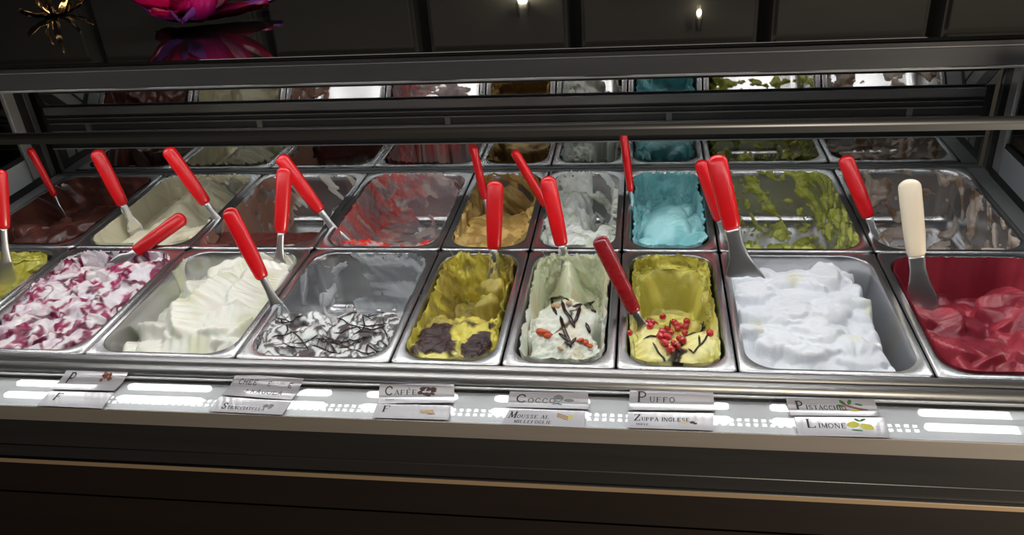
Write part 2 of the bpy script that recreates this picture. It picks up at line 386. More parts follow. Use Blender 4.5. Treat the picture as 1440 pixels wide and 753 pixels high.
def gelato(name, label, i, row, fn, step=.002, rough=.45, sss=.12, bump=.5, bscale=260, group=None, kind='gelato', crust=0, grit=.0010, cream=0):
    cx, cy, a, b = PANS[(row, i)]
    X, Y, Z, D = tub_grid(a, b, step)
    T, H, Cc = fn(X, Y, Z, D, a, b)
    gx = np.stack([np.gradient(X, axis=0), np.gradient(Y, axis=0), np.gradient(Z, axis=0)], -1)
    gy = np.stack([np.gradient(X, axis=1), np.gradient(Y, axis=1), np.gradient(Z, axis=1)], -1)
    N = np.cross(gx, gy); N /= (np.linalg.norm(N, axis=-1, keepdims=True)+1e-12)
    P = np.stack([X, Y, Z], -1)+N*T[..., None]
    P[..., 2] = np.maximum(P[..., 2], H)
    for _ in range(cream):      # melt the lips of the folds a little
        z = P[..., 2]; q = np.pad(z, 1, mode='edge')
        zb = (q[:-2, 1:-1]+q[2:, 1:-1]+q[1:-1, :-2]+q[1:-1, 2:]+2*z)/6
        P[..., 2] = np.where((D > .008) & (H > Z+.003), zb, z)
    # keep the edge inside the opening
    zmax = np.where(D < .002, -.0012, .2); P[..., 2] = np.minimum(P[..., 2], np.where(T > 0, .2, zmax))
    fz = Nz(i*7+row*3+900); g2 = fz.f(X*85+Z*85, Y*85-Z*60, 3)
    solid = (T > 0) | (H > Z+.001)
    P[..., 2] += np.where(solid & (D > .004), grit*g2, 0)
    if crust:
        cz = crust*.7*np.clip(.3+fz.f(X*120+3, Y*120, 3), 0, 1.2)*sst(.012, .003, D)*sst(.45, .85, Y/b)
        P[..., 2] += np.where((T > .001) & (D < .012), cz, 0)
    P[..., 2] += PD
    nx, ny = X.shape; idx = np.arange(nx*ny).reshape(nx, ny)
    q = np.stack([idx[:-1, :-1], idx[1:, :-1], idx[1:, 1:], idx[:-1, 1:]], -1).reshape(-1, 4)
    # drop faces that lie wholly behind the steel
    vis = ((T > -.0005) | (H > Z-.001)).reshape(-1); keep = vis[q].any(1); q = q[keep]
    used = np.zeros(nx*ny, bool); used[q.ravel()] = True; mp = np.cumsum(used)-1; q = mp[q]
    V = P.reshape(-1, 3)[used]; CC = np.broadcast_to(Cc, X.shape+(3,)).reshape(-1, 3)[used]
    me = bpy.data.meshes.new(name); me.vertices.add(len(V)); me.vertices.foreach_set('co', V.astype(np.float32).ravel())
    me.loops.add(q.size); me.loops.foreach_set('vertex_index', q.astype(np.int32).ravel())
    me.polygons.add(len(q)); me.polygons.foreach_set('loop_start', np.arange(0, q.size, 4, dtype=np.int32))
    me.update(calc_edges=True); me.polygons.foreach_set('use_smooth', np.ones(len(q), bool))
    at_ = me.color_attributes.new('tone', 'FLOAT_COLOR', 'POINT')
    at_.data.foreach_set('color', np.concatenate([CC, np.ones((len(CC), 1))], 1).astype(np.float32).ravel())
    m = mat(name+'_'+'_'.join(label.split()[:3]), (1, 1, 1), rough, sss=sss); nt = m.node_tree; b_ = nt.nodes['Principled BSDF']
    an = nt.nodes.new('ShaderNodeAttribute'); an.attribute_name = 'tone'; nt.links.new(an.outputs['Color'], b_.inputs['Base Color'])
    tc = nt.nodes.new('ShaderNodeTexCoord'); nz = nt.nodes.new('ShaderNodeTexNoise'); nz.inputs['Scale'].default_value = bscale; nz.inputs['Detail'].default_value = 5
    nt.links.new(tc.outputs['Object'], nz.inputs['Vector']); bp = nt.nodes.new('ShaderNodeBump'); bp.inputs['Strength'].default_value = bump; bp.inputs['Distance'].default_value = .0022
    nt.links.new(nz.outputs['Fac'], bp.inputs['Height']); nt.links.new(bp.outputs[0], b_.inputs['Normal'])
    me.materials.append(m)
    o = bpy.data.objects.new(name, me); COL.objects.link(o); o.location = (cx, cy, -PD)
    tag(o, label, kind, group)
    return o, (P[..., 0].ravel(), P[..., 1].ravel(), P[..., 2].ravel())

PANS = {}
ordn = ['leftmost', 'second from left', 'third from left', 'fourth from left', 'middle', 'fourth from right', 'third from right', 'second from right', 'rightmost']
FRONT_IN = ['yellow gelato at the left edge', 'white gelato with berry swirl', 'ivory cream gelato', 'chocolate-threaded white gelato and much bare steel', 'yellow gelato under dark chocolate slabs', 'pale greenish gelato with chocolate drizzle', 'yellow gelato topped with red berries', 'fluffy pure white gelato', 'raspberry red gelato']
REAR_IN = ['dark chocolate gelato', 'beige cream gelato with a tall ridge', 'a little brown gelato below bare steel', 'pink strawberry smears on bare steel', 'caramel coloured gelato', 'white gelato heaped at its left side', 'turquoise blue gelato', 'scraped green pistachio remains', 'scraped brown and beige remains']
for i in range(9):
    PANS[(0, i)] = make_pan(i, 0, 'front row steel pan, %s, holding %s' % (ordn[i], FRONT_IN[i]))
    PANS[(1, i)] = make_pan(i, 1, 'rear row steel pan, %s, holding %s' % (ordn[i], REAR_IN[i]))

def wallmask(nz, X, Y, Z, s=30):
    return nz.f(X*s+Z*s*.9, Y*s-Z*s*.7, 4)
A3 = np.array
# ---- front row
def g_yellow_left(X, Y, Z, D, a, b):
    n = Nz(11); w = n.f(X*25, Y*25, 3)*.3
    T = np.where(Y > -.2*b, .010+.006*n.f(X*30, (Y+Z)*30, 4), -.003)
    bowl = -.012-.07*sst(1.0, .3, np.hypot((X/a-.1)/.9, (Y/b-.30)/.75))*1
    H = np.maximum(bowl+.006*n.billow(X*35, Y*35, 3), -.055)
    H = np.maximum(H, lobes(X, Y, rnd_lobes(5, 16, a, b, -1, .9, -1, -.1, .03, .05, .022, -.030, 9, .0015)))
    col = mixc(A3([.62, .55, .07]), [.78, .74, .22], sst(-.3, .5, n.f(X*20, Y*20, 3)))
    return T, H, col
def g_berry(X, Y, Z, D, a, b):
    n = Nz(21); wx = X+.018*n.f(X*22, Y*22, 3); wy = Y+.018*n.f(Y*22+9, X*22, 3)
    H = -.030+.036*n.billow(wx*20, wy*15, 2)+.012*np.clip((.2-abs(Y/b)), -.6, .2)-.02*sst(.6, 1, Y/b)
    H = np.maximum(H, flaps(wx, wy, rnd_lobes(3, 70, a, b, -1, .98, -1, .82, .016, .038, .020, -.016, 5, .0012, asp=(.4, .9)))+.004*n.f(X*60, Y*60, 2))
    T = np.where(Y > .5*b, .002+.008*wallmask(n, X, Y, Z, 22), -.003)
    r = 1-np.abs(n.f(wx*22+4, wy*17, 3, .5))*2.0
    m1 = sst(.42, .80, r+.35*n.f(X*14+5, Y*14, 2)); dk = sst(.65, 1.05, r+.5*n.f(X*20+8, Y*20+3, 2))
    base = mixc(A3([.80, .74, .76]), [.62, .36, .46], sst(.0, .8, n.f(wx*28, wy*28, 3)))
    col = mixc(mixc(base, [.34, .015, .09], m1), [.07, .004, .025], dk*.8)
    return T, H, col
def g_ivory(X, Y, Z, D, a, b):
    n = Nz(31); wx = X+.012*n.f(X*18, Y*18, 3); wy = Y+.012*n.f(Y*18+9, X*18, 3)
    side = X/a-.30*Y/b
    H = -.085+.030*n.billow(wx*16, wy*16, 2)
    L = []
    for (cx, cy, rx, ry, an, h, bz, nb) in [(-.15, -.78, .055, .040, 2.6, .03, -.030, 26), (.30, -.82, .060, .038, .4, .03, -.026, 18), (.05, -.35, .060, .048, 1.9, .040, -.012, 14), (-.38, -.42, .050, .030, 3.0, .032, -.024, 10), (.62, -.45, .055, .045, .3, .036, -.022, 12), (.25, .02, .058, .045, 1.2, .040, -.008, 16), (-.15, .15, .050, .035, 2.4, .036, -.012, 12), (.72, .05, .048, .055, 1.3, .036, -.012, 20), (.48, .42, .060, .045, .6, .036, -.012, 18), (.82, .35, .038, .06, 1.5, .03, -.006, 24), (.15, .50, .045, .030, 2.4, .030, -.012, 12), (-.5, -.8, .05, .03, 2.4, .025, -.036, 16), (.75, -.8, .05, .03, .8, .025, -.036, 14), (.0, .72, .05, .022, .4, .026, -.016, 8)]:
        L.append((cx*a, cy*b, rx, ry, an, h, bz, nb, .0016))
    wx = X+.007*n.f(X*14, Y*14, 2); wy = Y+.007*n.f(Y*14+9, X*14, 2)
    L = [(q[0], q[1], q[2]*1.12, q[3]*1.15, q[4], q[5]*1.15, q[6]-.004, q[7]*.9, .0026) for q in L]
    H = np.maximum(H, np.maximum(flaps(wx, wy, L), lobes(wx, wy, [(q[0], q[1], q[2]*.8, q[3]*.8, q[4]+1, q[5]*.6, q[6]-.004, 3, 0) for q in L])))
    H = np.maximum(H, np.where(side > -.35, flaps(wx, wy, rnd_lobes(36, 26, a, b, -.4, .95, -.95, .75, .022, .036, .022, -.012, 9, .0012)), -1))
    H = np.maximum(H, np.where(D > -1, -.052+.022*sst(-.7, .3, side)+.01*n.billow(wx*20, wy*20, 2), -1))
    T = np.where((Y > .55*b) & (Z > -.08), .0015+.006*wallmask(n, X, Y, Z, 14), -.003)
    col = mixc(A3([.80, .79, .70]), [.66, .66, .48], sst(.02, .6, n.f(X*14, Y*14, 2)))
    return T, H, col
def g_strac(X, Y, Z, D, a, b):
    n = Nz(41); wx = X+.010*n.f(X*26, Y*26, 3); wy = Y+.010*n.f(Y*26+9, X*26, 3)
    m = sst(.02, -.45, Y/b+.25*n.f(X*12, Y*12, 2)+.1*abs(X/a))
    H = np.where(m > 0, -.115+m*(.085+.02*n.f(X*16, Y*16, 2)+.022*n.billow(wx*26, wy*26, 3)), -1)
    H = np.maximum(H, np.where(Y < .0*b+.02*n.n(X*20, Y*20), lobes(wx, wy, rnd_lobes(8, 34, a, b, -.85, .8, -1, -.22, .018, .036, .024, -.022, 5, .001)), -1))
    wv = wallmask(n, X, Y, Z, 18); ridge = np.abs(n.f(X*30+Z*16, (Y-Z)*16, 2))
    T = .0012+.0016*ridge+.004*(wv-.15)
    T = np.where((X/a < -.35+.9*n.f(X*14, Y*14+Z*18, 3)) & (wv < .30), -.003, T)
    T = np.where(Y < -.3*b, -.003, T)
    edge = sst(-.02, -.008, Z)*sst(.3, .9, Y/b)*sst(-.5, 0, X/a)
    T = np.where(edge > 0, T+edge*.004*(.6+n.f(X*90, Y*90+Z*60, 3)), T)
    st = np.abs(n.f(wx*48+3, wy*22, 2, .5)); st2 = np.abs(n.f(wx*30+7, wy*52+8, 2, .5)); inm = (H > Z+.002)
    k = np.maximum(sst(.16, .07, st), sst(.11, .04, st2))*sst(.40, .0, Y/b+.3)*inm
    k = np.maximum(k, sst(.38, .5, n.f(X*22+7, Y*22, 2))*sst(.3, -.1, Y/b+.2)*inm)
    col = mixc(mixc(A3([.64, .64, .60]), [.80, .80, .78], inm), [.035, .022, .025], k*.95)
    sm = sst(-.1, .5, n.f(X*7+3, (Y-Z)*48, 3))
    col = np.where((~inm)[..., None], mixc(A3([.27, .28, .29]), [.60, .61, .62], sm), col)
    H = H+np.where(k > .5, .0012, 0)
    return T, H, col
def g_yellow_choc(X, Y, Z, D, a, b):
    n = Nz(51); wx = X+.012*n.f(X*28, Y*28, 3); wy = Y+.012*n.f(Y*28+9, X*28, 3)
    T = .0045+.004*n.f(X*40+Z*20, Y*40-Z*40, 4)+.005*n.billow(X*22, Y*22+Z*22, 3)
    T = np.where(Y < -.5*b, T*.3-.001, T)
    f = sst(.25, -.25, Y/b+.12*n.f(X*20, Y*20, 2))
    H = -.100+.075*f+.014*n.billow(wx*28, wy*28, 3)
    H = np.maximum(H, lobes(wx, wy, rnd_lobes(18, 22, a, b, -.95, .95, -1, -.15, .018, .034, .022, -.030, 6, .001)))
    H = np.maximum(H, np.where(np.abs(X/a-.35) < .35, lobes(X, Y, rnd_lobes(4, 10, a, b, .1, .7, .2, .75, .012, .022, .03, -.045, 6, .001)), -1))
    s = n.f(wx*18+2, wy*20+2, 2); ch = sst(-.10, .0, s+.15*n.f(wx*40, wy*40, 2))*sst(.02, -.10, (Y/b+.22))*sst(-1.05, -.80, Y/b)
    col = mixc(A3([.42, .34, .07]), [.74, .64, .11], sst(-.05, .45, n.f(X*16+Z*8, Y*16, 3)+.6*f-.1))
    col = mixc(col, [.80, .76, .30], sst(-.5, -1, Y/b)*.8)
    col = mixc(col, [.20, .12, .04], sst(.25, .6, n.f(X*24+3, (Y+Z)*24, 3))*(1-f)*.6)
    ch = ch*sst(-1.02, -.9, X/a)*sst(1.0, .85, X/a); H = H+ch*.004; col = mixc(col, [.035, .012, .013], ch)
    return T, H, col
def g_green_white(X, Y, Z, D, a, b):
    n = Nz(61); wx = X+.010*n.f(X*28, Y*28, 3); wy = Y+.010*n.f(Y*28+9, X*28, 3)
    T = .004+.005*n.f(X*45+Z*20, Y*45-Z*45, 4)
    T = np.where(D < .02, T+.003, T)
    H = -.045-.035*sst(.1, .5, Y/b)+.010*n.f(X*50, Y*50, 3)
    rid = np.exp(-((X/a+.05+.25*(Y/b-.5))/.30)**2)*sst(.0, .5, Y/b); H = np.maximum(H, -.075+.068*rid+.008*n.f(X*60, Y*60, 3))
    H = np.maximum(H, lobes(wx, wy, [(-.05*a, -.35*b, .055, .085, .1, .045, -.030, 7, .002), (.45*a, -.30*b, .030, .055, -.3, .04, -.028, 9, .0015), (-.05*a, -.70*b, .052, .04, .2, .03, -.030, 12, .0015), (.5*a, -.75*b, .035, .045, .7, .028, -.030, 10, .0015)]+rnd_lobes(9, 18, a, b, -.95, .9, -.95, .0, .014, .026, .016, -.028, 5, .001))+.003*n.f(X*70, Y*70, 3))
    up = sst(-.2, .3, Y/b); col = mixc(A3([.74, .76, .66]), [.64, .66, .46], up)
    col = mixc(col, [.62, .52, .30], sst(.3, .6, n.f(X*22, Y*22, 3))*.5)
    core = np.exp(-((X/a+.0)/.35)**2-((Y/b+.38)/.30)**2); col = mixc(col, [.72, .58, .38], core*.8*sst(.1, .5, n.f(X*30, Y*30, 2)+.3))
    k = sst(.15, .45, core)*sst(.15, .06, np.abs(n.f(wx*24+1, wy*13+3, 2)))
    return T, H, mixc(col, [.03, .018, .02], np.clip(k*1.3, 0, .95))
def g_yellow_berry(X, Y, Z, D, a, b):
    n = Nz(71); T = .006+.004*n.f(X*30+Z*20, Y*30-Z*30, 4)
    T = np.where((D < .012) & (Y > 0), T+.002+.003*n.f(X*70, Y*70+Z*70, 2), T)
    step = sst(.05, .0, Y/b-.22+.16*n.f(X*16, Y*16, 2)); step2 = sst(.06, .0, Y/b-.52+.14*n.f(X*14+9, Y*14, 2)+.1*abs(X/a))
    H = -.110+.022*step2+.030*step+.005*n.f(X*35, Y*35, 3)
    H = np.maximum(H, -.020-.085*sst(1.0, .55, np.hypot(X/a, np.maximum(Y/b-.1, 0)/.85))+.004*n.f(X*40, Y*40, 3)-.0)
    H = np.where(Y/b < -.15, np.maximum(H, -.04), H)
    wx = X+.007*n.f(X*30, Y*30, 3); wy = Y+.007*n.f(Y*30+9, X*30, 3)
    H = np.maximum(H, flaps(wx, wy, [(-.15*a, .22*b, .055, .040, .1, .030, -.080, 5, .001), (.35*a, .02*b, .040, .035, -.3, .030, -.070, 5, .001), (-.45*a, -.05*b, .040, .030, .3, .026, -.062, 5, .001), (.1*a, .48*b, .05, .03, -.2, .024, -.090, 5, .001)]))
    H = np.maximum(H, lobes(X, Y, [(-.50*a, -.60*b, .040, .060, .35, .050, -.040, 16, .0014), (.46*a, -.62*b, .042, .060, -.35, .050, -.040, 16, .0014), (0, -.85*b, .05, .03, 0, .03, -.045, 16, .001)]))
    col = mixc(A3([.42, .37, .06]), [.72, .64, .14], sst(-.2, .45, n.f(X*18+Z*6, Y*18, 3)))
    col = mixc(col, [.86, .80, .34], sst(-.12, -.35, Y/b))
    sp = np.exp(-((X/a-.02-.10*n.f(Y*60, Y*20+3, 2))/.16)**2)*sst(-.30, -.42, Y/b); col = mixc(col, [.03, .012, .012], sst(.30, .55, sp+.45*n.f(X*50, Y*35, 3))*.95)
    return T, H, col
def g_white(X, Y, Z, D, a, b):
    n = Nz(81); wx = X+.014*n.f(X*20, Y*20, 3); wy = Y+.014*n.f(Y*20+9, X*20, 3)
    e = X/a-(.74+.10*n.n(Y*30, 2.2+0*Y))-.12*sst(-.5, -1, Y/b)
    body = sst(.10, -.04, e)
    L = rnd_lobes(12, 26, a, b, -.95, .50, -.95, .85, .034, .055, .034, -.022, 18, .0014)+rnd_lobes(15, 34, a, b, -.95, .52, -1, .85, .020, .034, .026, -.012, 12, .0010)
    wx = X+.008*n.f(X*16, Y*16, 2); wy = Y+.008*n.f(Y*16+9, X*16, 2)
    H = np.maximum(lobes(wx, wy, L[::2]), flaps(wx, wy, [(q[0], q[1], q[2]*1.1, q[3]*1.2, q[4]*.12+2.8, q[5]*.9, q[6]+.002, 9, .0012) for q in L])); H = np.maximum(H, -.020+.016*n.billow(wx*20, wy*20, 2))
    H = H-.018*sst(.4, 1.0, Y/b)-.012*sst(-.6, -1, Y/b)
    H = H+.0012*n.f(X*45, Y*45, 2)
    H = np.where(body > .02, -.11*(1-body)+H*body, -1)
    T = np.full(X.shape, -.003)
    col = mixc(A3([.76, .78, .82]), [.72, .70, .50], sst(.45, .9, n.f(X*16+3, Y*16, 2))*.6)
    return T, H, col
def g_rasp(X, Y, Z, D, a, b):
    n = Nz(91); wx = X+.012*n.f(X*22, Y*22, 3); wy = Y+.012*n.f(Y*22+9, X*22, 3)
    T = np.where(Z > -.09, .004+.0015*n.f(X*14, Y*14+Z*14, 2), -.001)
    H = -.072+.030*sst(.5, -.3, Y/b)-.01*sst(.4, .9, Y/b)+.015*n.billow(wx*14, wy*14, 2)
    L = rnd_lobes(22, 30, a, b, -.95, 1, -1, .2, .026, .048, .040, -.042, 24, .0012)+rnd_lobes(29, 8, a, b, .1, 1, .1, .6, .03, .05, .026, -.040, 18, .0008)
    wx = X+.006*n.f(X*16, Y*16, 2); wy = Y+.006*n.f(Y*16+9, X*16, 2)
    H = np.maximum(H, flaps(wx, wy, L)+.001*n.f(X*50, Y*50, 2))
    H = np.maximum(H, np.where(X < -.35*a, -.034+.006*n.f(X*40, Y*40, 2)-.03*sst(.3, .8, Y/b), -1))
    col = mixc(A3([.30, .028, .048]), [.50, .06, .088], sst(-.3, .5, n.f(X*18, Y*18, 3)))
    return T, H, col
# ---- rear row
def g_darkchoc(X, Y, Z, D, a, b):
    n = Nz(101); wx = X+.012*n.f(X*22, Y*22, 3); wy = Y+.012*n.f(Y*22+9, X*22, 3)
    T = .003+.004*n.f(X*24, Y*24+Z*24, 3)
    H = np.maximum(-.075+.012*n.billow(wx*24, wy*24, 3), lobes(wx, wy, rnd_lobes(31, 22, a, b, -.9, .9, -1, .0, .022, .045, .028, -.036, 14, .001)))
    return T, H, mixc(A3([.055, .016, .012]), [.11, .035, .025], sst(-.3, .5, n.f(X*20, Y*20, 3)))
def g_beige(X, Y, Z, D, a, b):
    n = Nz(111); wx = X+.012*n.f(X*20, Y*20, 3); wy = Y+.012*n.f(Y*20+9, X*20, 3)
    rid = np.exp(-((X/a-.05-.25*n.n(Y*14, 3+0*Y))/.45)**2)*sst(-.25, .1, Y/b)
    H = -.060+.058*rid+.010*n.billow(wx*26, wy*26, 3)-.02*np.clip(X/a, 0, 1)
    H = np.maximum(H, np.where(Y/b < .1, lobes(wx, wy, rnd_lobes(41, 16, a, b, -.4, 1, -1, -.15, .03, .055, .026, -.034, 22, .001)), -1))
    T = np.where((wallmask(n, X, Y, Z, 16) > .0) | (X < 0), .004+.003*n.f(X*30, Y*30+Z*30, 3), -.003)
    c = mixc(A3([.50, .47, .33]), [.76, .72, .54], sst(.1, -.3, Y/b)); c = mixc(c, [.42, .34, .22], sst(.1, .6, n.f(X*22, Y*22, 3))*.5)
    return T, H, c
def g_brownlow(X, Y, Z, D, a, b):
    n = Nz(121); w = wallmask(n, X, Y, Z, 16)
    T = np.where((w > .18) & (Z > -.1), .001+.012*(w-.18), -.003)
    T = np.where((X < -.55*a) & (w > -.1), .002+.004*(w+.1)*.5, T)
    H = np.where(Y/b < -.25+.06*n.n(X*20, Y), -.022+.003*n.f(X*30, Y*30, 2)-.05*sst(-.45, -.2, Y/b), -1)
    isH = (H > Z)
    c = mixc(mixc(A3([.58, .54, .48]), [.30, .16, .11], sst(-.3, -.7, X/a+.3*n.f(X*20, Y*20+Z*20, 2))), [.10, .022, .018], isH)
    return T, H, c
def g_straw(X, Y, Z, D, a, b):
    n = Nz(131); w = wallmask(n, X, Y, Z, 18); st = n.f(X*10, (Y-Z)*42, 3)
    left = sst(-.2, -.75, X/a); back = sst(.7, .95, Y/b)*sst(.4, 0, X/a)
    T = .0004+.003*w+.0030*st+.007*left+.005*back*sst(-.06, -.01, Z)
    T = np.where(T > 0, T*.9+.0015*n.f(X*80, Y*80+Z*80, 2)*(left+back+.3), -.003)
    fr = sst(.0, .25, abs(X/a-.15)-.2+.2*n.n(X*30, Y*30)); H = np.where((Y/b < -.50), -.046+.008*n.f(X*70, Y*70, 3)+.014*fr, -1)
    c = mixc(A3([.30, .24, .25]), [.55, .46, .42], sst(-.2, .5, n.f(X*26, Y*26+Z*26, 3)))
    c = mixc(c, [.56, .13, .12], np.clip(left+.6*back, 0, 1)*sst(-.4, .3, n.f(X*40, Y*40+Z*30, 2)))
    c = mixc(c, [.78, .03, .02], (H > Z)*sst(-.2, .2, n.f(X*45, Y*45, 2)+.1)); return T, H, c
def g_caramel(X, Y, Z, D, a, b):
    n = Nz(141); wx = X+.012*n.f(X*28, Y*28, 3); wy = Y+.012*n.f(Y*28+9, X*28, 3); w = wallmask(n, X, Y, Z, 26)
    T = .0012+.011*w; T = np.where(T > 0, T, -.003)
    H = np.where(Y/b < .3, -.034-.05*sst(-.2, .3, Y/b)+.014*n.billow(wx*26, wy*26, 3), -.1)
    H = np.maximum(H, np.where(Y/b < .4, lobes(wx, wy, rnd_lobes(51, 12, a, b, -.9, .9, -1, .15, .02, .04, .02, -.036, 8, .001)), -1))
    c = mixc(A3([.36, .22, .06]), [.66, .45, .15], sst(-.1, .4, n.f(X*20, Y*20+Z*20, 3)-.6*Y/b)); return T, H, c
def g_whiteleft(X, Y, Z, D, a, b):
    n = Nz(151); wx = X+.012*n.f(X*28, Y*28, 3); wy = Y+.012*n.f(Y*28+9, X*28, 3); w = wallmask(n, X, Y, Z, 26)
    e = X/a+.05+.3*n.f(X*20, Y*20, 2); body = sst(.25, -.15, e)
    T = np.where((e < .1) | (w > .38), .004+.006*w+.003*n.f(X*90, Y*90+Z*90, 2), -.003)
    H = np.where(body > 0, -.095+.055*body+.010*n.f(X*50, Y*50, 3), -1)
    H = np.maximum(H, np.where(Y/b < -.15, lobes(wx, wy, rnd_lobes(61, 22, a, b, -.85, .9, -1, -.2, .02, .034, .022, -.038, 6, .001))+.003*n.f(X*90, Y*90, 2), -1))
    return T, H, mixc(A3([.74, .76, .72]), [.52, .55, .46], sst(.1, .6, n.f(X*24, Y*24+Z*24, 3)))
def g_teal(X, Y, Z, D, a, b):
    n = Nz(161); T = .005+.004*n.f(X*34, Y*34+Z*34, 4); T = np.where(D < .014, T+.002+.004*n.f(X*60, Y*60, 3), T)
    H = -.055+.012*n.f(X*34, Y*34, 3)-.02*np.exp(-((X/a-.1)/.5)**2-((Y/b-.45)/.15)**2)
    H = np.maximum(H, np.where(X < -.4*a, -.03+.01*n.f(X*40, Y*40, 3)-.02*abs(Y/b), -1))
    H = np.maximum(H, lobes(X, Y, [(q[0], q[1], q[2]*.95, q[3]*.95, q[4], q[5]*1.5, q[6]-.010, q[7], q[8]) for q in [(0.0, .02*b, .044, .050, .2, .026, -.030, 34, .0007), (-.05*a, -.45*b, .052, .052, .8, .034, -.022, 46, .0008), (.62*a, -.25*b, .036, .070, -.3, .03, -.036, 30, .0008), (.70*a, -.72*b, .044, .050, .2, .036, -.036, 30, .0008), (-.72*a, -.75*b, .036, .042, .2, .032, -.040, 26, .0008), (-.6*a, -.25*b, .03, .05, .5, .024, -.038, 20, .0008), (.45*a, .25*b, .03, .028, .2, .022, -.036, 20, .0008), (0, -.9*b, .07, .03, 0, .02, -.04, 20, .0008)]])+.0012*n.f(X*60, Y*60, 3))
    c = mixc(A3([.20, .50, .53]), [.36, .68, .71], sst(-.3, .4, n.f(X*20, Y*20, 2)-.5*Y/b)); return T, H, c
def g_pist(X, Y, Z, D, a, b):
    n = Nz(171); w = n.f(X*30+Z*20, Y*36-Z*34, 4, .6)
    ed = sst(.035, .0, np.abs(X/a-.62)*a)*sst(-.11, -.07, Z+.0*X)*.5+sst(-.4, -.9, X/a)*.75+sst(-.03, -.005, Z)*.3*(Y > 0)
    t = w+ed-.33; T = np.where(t > 0, .0015+.012*t, -.003)
    thin = (w+ed > .22) & (t <= 0) & (Y > .55*b); T = np.where(thin, .0006, T)
    H = np.full(X.shape, -1.0)
    c = np.where(thin[..., None], A3([.26, .27, .12]), mixc(A3([.40, .43, .07]), [.56, .58, .14], sst(0, .5, n.f(X*40, Y*40+Z*40, 3)))); return T, H, c
def g_hazel(X, Y, Z, D, a, b):
    n = Nz(181); w = n.f(X*17+Z*14+.6*n.n(X*30, Y*30), Y*22-Z*22, 4, .55)
    ed = sst(0, -.8, X/a)*.35+sst(-.45, -.8, Y/b)*.25; t = w+ed-.16
    T = np.where(t > 0, .0012+.010*t, -.003); H = np.full(X.shape, -1.0)
    c = mixc(A3([.50, .42, .36]), [.26, .16, .10], sst(-.1, .5, n.f(X*22, Y*22+Z*22, 3))); return T, H, c

G = {}
def mk(key, label, fn, step, **k):
    row, i = key; G[key] = gelato('gelato', label, i, row, fn, step, **k)
FS, RS = .0020, .0025
mk((0, 0), 'bright yellow gelato with a scooped hollow at the left edge', g_yellow_left, .003, crust=0.006)
mk((0, 1), 'white gelato swirled with dark red berry sauce in front row', g_berry, FS, rough=.3, grit=.0002, bump=.15, crust=0.006, cream=2)
mk((0, 2), 'ivory cream gelato with soft ribbed folds in front row', g_ivory, FS, rough=.28, grit=.0002, bump=.12, crust=0.005, cream=2)
mk((0, 3), 'nearly finished white gelato laced with chocolate threads in front row', g_strac, .0018, rough=.35, grit=.0004, bump=.2, crust=0.005)
mk((0, 4), 'yellow gelato with dark chocolate slabs and a scooped back in front row', g_yellow_choc, .0018, rough=.4, crust=0.01)
mk((0, 5), 'pale greenish white gelato with chocolate and candied fruit on it', g_green_white, .0018, rough=.4, crust=0.009)
mk((0, 6), 'yellow gelato with two domes in front under red berries', g_yellow_berry, .0018, rough=.35, grit=.0004, bump=.3, crust=0.008, cream=2)
mk((0, 7), 'pure white fluffy gelato heaped in rounded folds', g_white, FS, rough=.6, sss=.03, grit=.0003, bump=.3, cream=1)
mk((0, 8), 'raspberry red gelato with glossy scooped curls at the right', g_rasp, FS, rough=.3, grit=.0004, bump=.3, crust=0.003, cream=1)
mk((1, 0), 'dark brown chocolate gelato in the rear left corner', g_darkchoc, .003, rough=.3, grit=.0003, bump=.3, cream=2)
mk((1, 1), 'beige cream gelato with a tall ridge beside the chocolate pan', g_beige, RS, rough=.45, grit=.0006, bump=.3, crust=0.01, cream=2)
mk((1, 2), 'thin brown gelato layer with smears up the steel walls', g_brownlow, RS)
mk((1, 3), 'pink and red strawberry gelato smears scraped along steel', g_straw, RS, bump=.6, crust=0.008)
mk((1, 4), 'caramel brown gelato heaped low behind the yellow one', g_caramel, RS, crust=0.008, cream=1)
mk((1, 5), 'grainy white gelato clinging to the left side of its rear pan', g_whiteleft, RS, rough=.6, crust=0.008)
mk((1, 6), 'turquoise blue gelato in round overlapping scoops', g_teal, .002, rough=.45, grit=.0003, bump=.25, crust=0.01, cream=1)
mk((1, 7), 'green pistachio gelato remains scraped along the rear pan', g_pist, RS, bump=.6, crust=0.006)
mk((1, 8), 'brown and beige hazelnut gelato remains in the rear right pan', g_hazel, RS, bump=.6, crust=0.005)

def surf(key, x, y):
    """height (world z) of a gelato at a world x, y"""
    row, i = key; cx, cy, a, b = PANS[key]; px, py, pz = G[key][1]
    d = (px-(x-cx))**2+(py-(y-cy))**2; j = np.argpartition(d, 4)[:4]; return float(pz[j].max()-PD)
def on(key, px, py, z0=-.01):
    """world point where the view ray through a photo pixel meets a gelato"""
    p = at(px, py, Z=z0)
    for _ in range(6):
        z = surf(key, p[0], p[1]); z0 = .5*z0+.5*z; p = at(px, py, Z=z0)
    return np.array([p[0], p[1], surf(key, p[0], p[1])])

